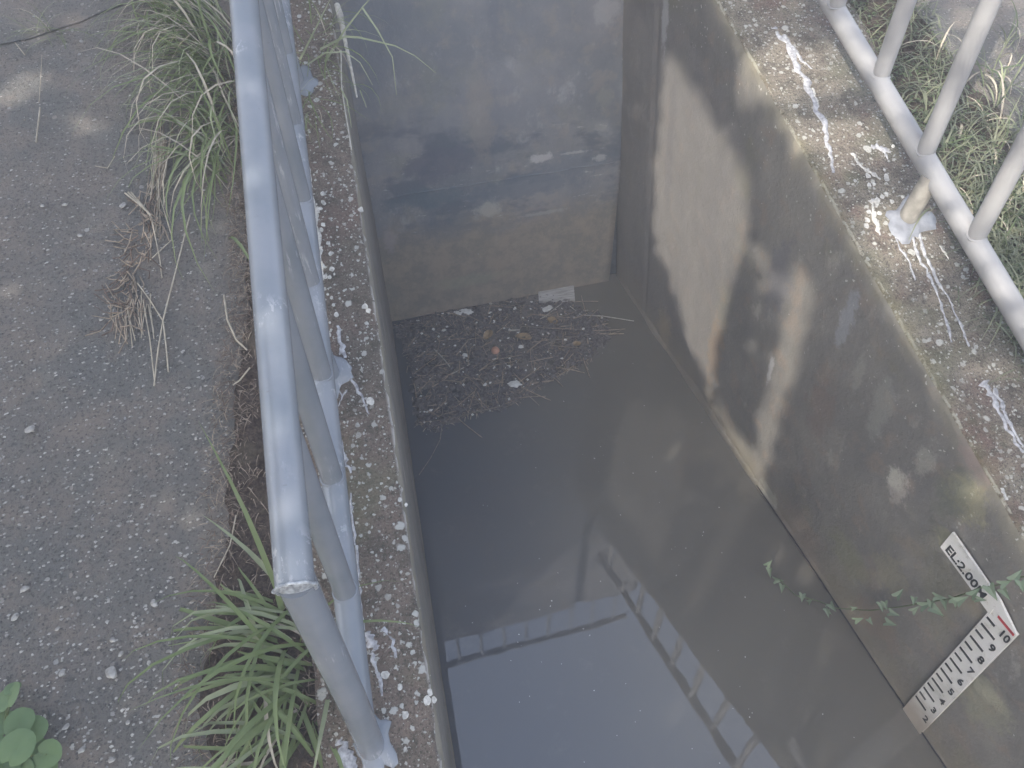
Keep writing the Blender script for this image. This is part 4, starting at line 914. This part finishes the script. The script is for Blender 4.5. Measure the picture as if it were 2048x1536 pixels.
U = SUN_DIR.cross(Vector((0, 0, 1))).normalized(); V = U.cross(SUN_DIR).normalized(); C0 = Vector((.7, 2.0, -1.6))
vs, fs = [], []
for i in range(44000):
    u, v = rnd.uniform(-3.6, 2.9), rnd.uniform(-3.0, 3.4)
    t = 6.2 + 2.2 * rnd.random() + .6 * nz(u, v, 0, .8)
    p = C0 + U * u + V * v - SUN_DIR * t
    if not shaded(p): continue  # leaves over the chosen sun patches are dropped
    # leaf lies roughly across the light
    nrm = (-SUN_DIR + Vector((rnd.gauss(0, .45), rnd.gauss(0, .45), rnd.gauss(0, .45)))).normalized(); a = nrm.orthogonal().normalized(); a.rotate(Matrix.Rotation(rnd.uniform(0, 6.28), 3, nrm)); b_ = nrm.cross(a)
    l, w_ = rnd.uniform(.05, .085), rnd.uniform(.028, .045); b = len(vs)
    vs += [p - a * l, p + b_ * w_, p + a * l, p - b_ * w_]; fs.append((b, b + 1, b + 2, b + 3))
cr = frompy('crown', vs, fs, M['broad'], tree)
bm = bmesh.new(); tb_ = Vector((-5.2, -3.4, bank(-3.4) - .2)); cc = C0 - SUN_DIR * 7.4
tube_into(bm, [tb_, tb_ + Vector((.1, .05, 1.6)), cc + Vector((-.6, -.5, -1.8))], [.19, .15, .12], 12)
frombm('trunk', bm, M['bark'], tree, True)
bm = bmesh.new(); j0 = cc + Vector((-.6, -.5, -1.8))
for k in range(16):
    a = k * .7; e = cc + U * 2.0 * math.cos(a) * rnd.uniform(.5, 1.1) + V * 1.8 * math.sin(a) * rnd.uniform(.5, 1.1)
    if not all(shaded(j0.lerp(e, q / 12) + Vector((0, 0, .15)) * (1 - abs(q / 6 - 1)) + U * dd_) for q in range(5, 13) for dd_ in (-.08, 0, .08)): continue     # limbs that would shade the sun patches are left out
    tube_into(bm, [j0, j0.lerp(e, .5) + Vector((0, 0, .15)), e], [.055, .03, .008], 7)
frombm('branches', bm, M['bark'], tree, True)

# ------------------------------------------------------------------ haze volume added to stand in for lens veil, lifting the darks
hm = bpy.data.materials.new('veil_haze'); hm.use_nodes = True; hn = hm.node_tree; hn.nodes.clear()
pv = hn.nodes.new('ShaderNodeVolumePrincipled'); pv.inputs['Color'].default_value = (.93, .95, 1, 1); pv.inputs['Density'].default_value = .031; pv.inputs['Anisotropy'].default_value = 0.0
ho = hn.nodes.new('ShaderNodeOutputMaterial'); hn.links.new(pv.outputs[0], ho.inputs['Volume'])
bm = bmesh.new(); box_into(bm, (0, 0, 1.2), (64, 64, 13.0))
meta(frombm('haze', bm, hm), 'thin pale haze volume added as a veil over the view', 'haze', kind='stuff')
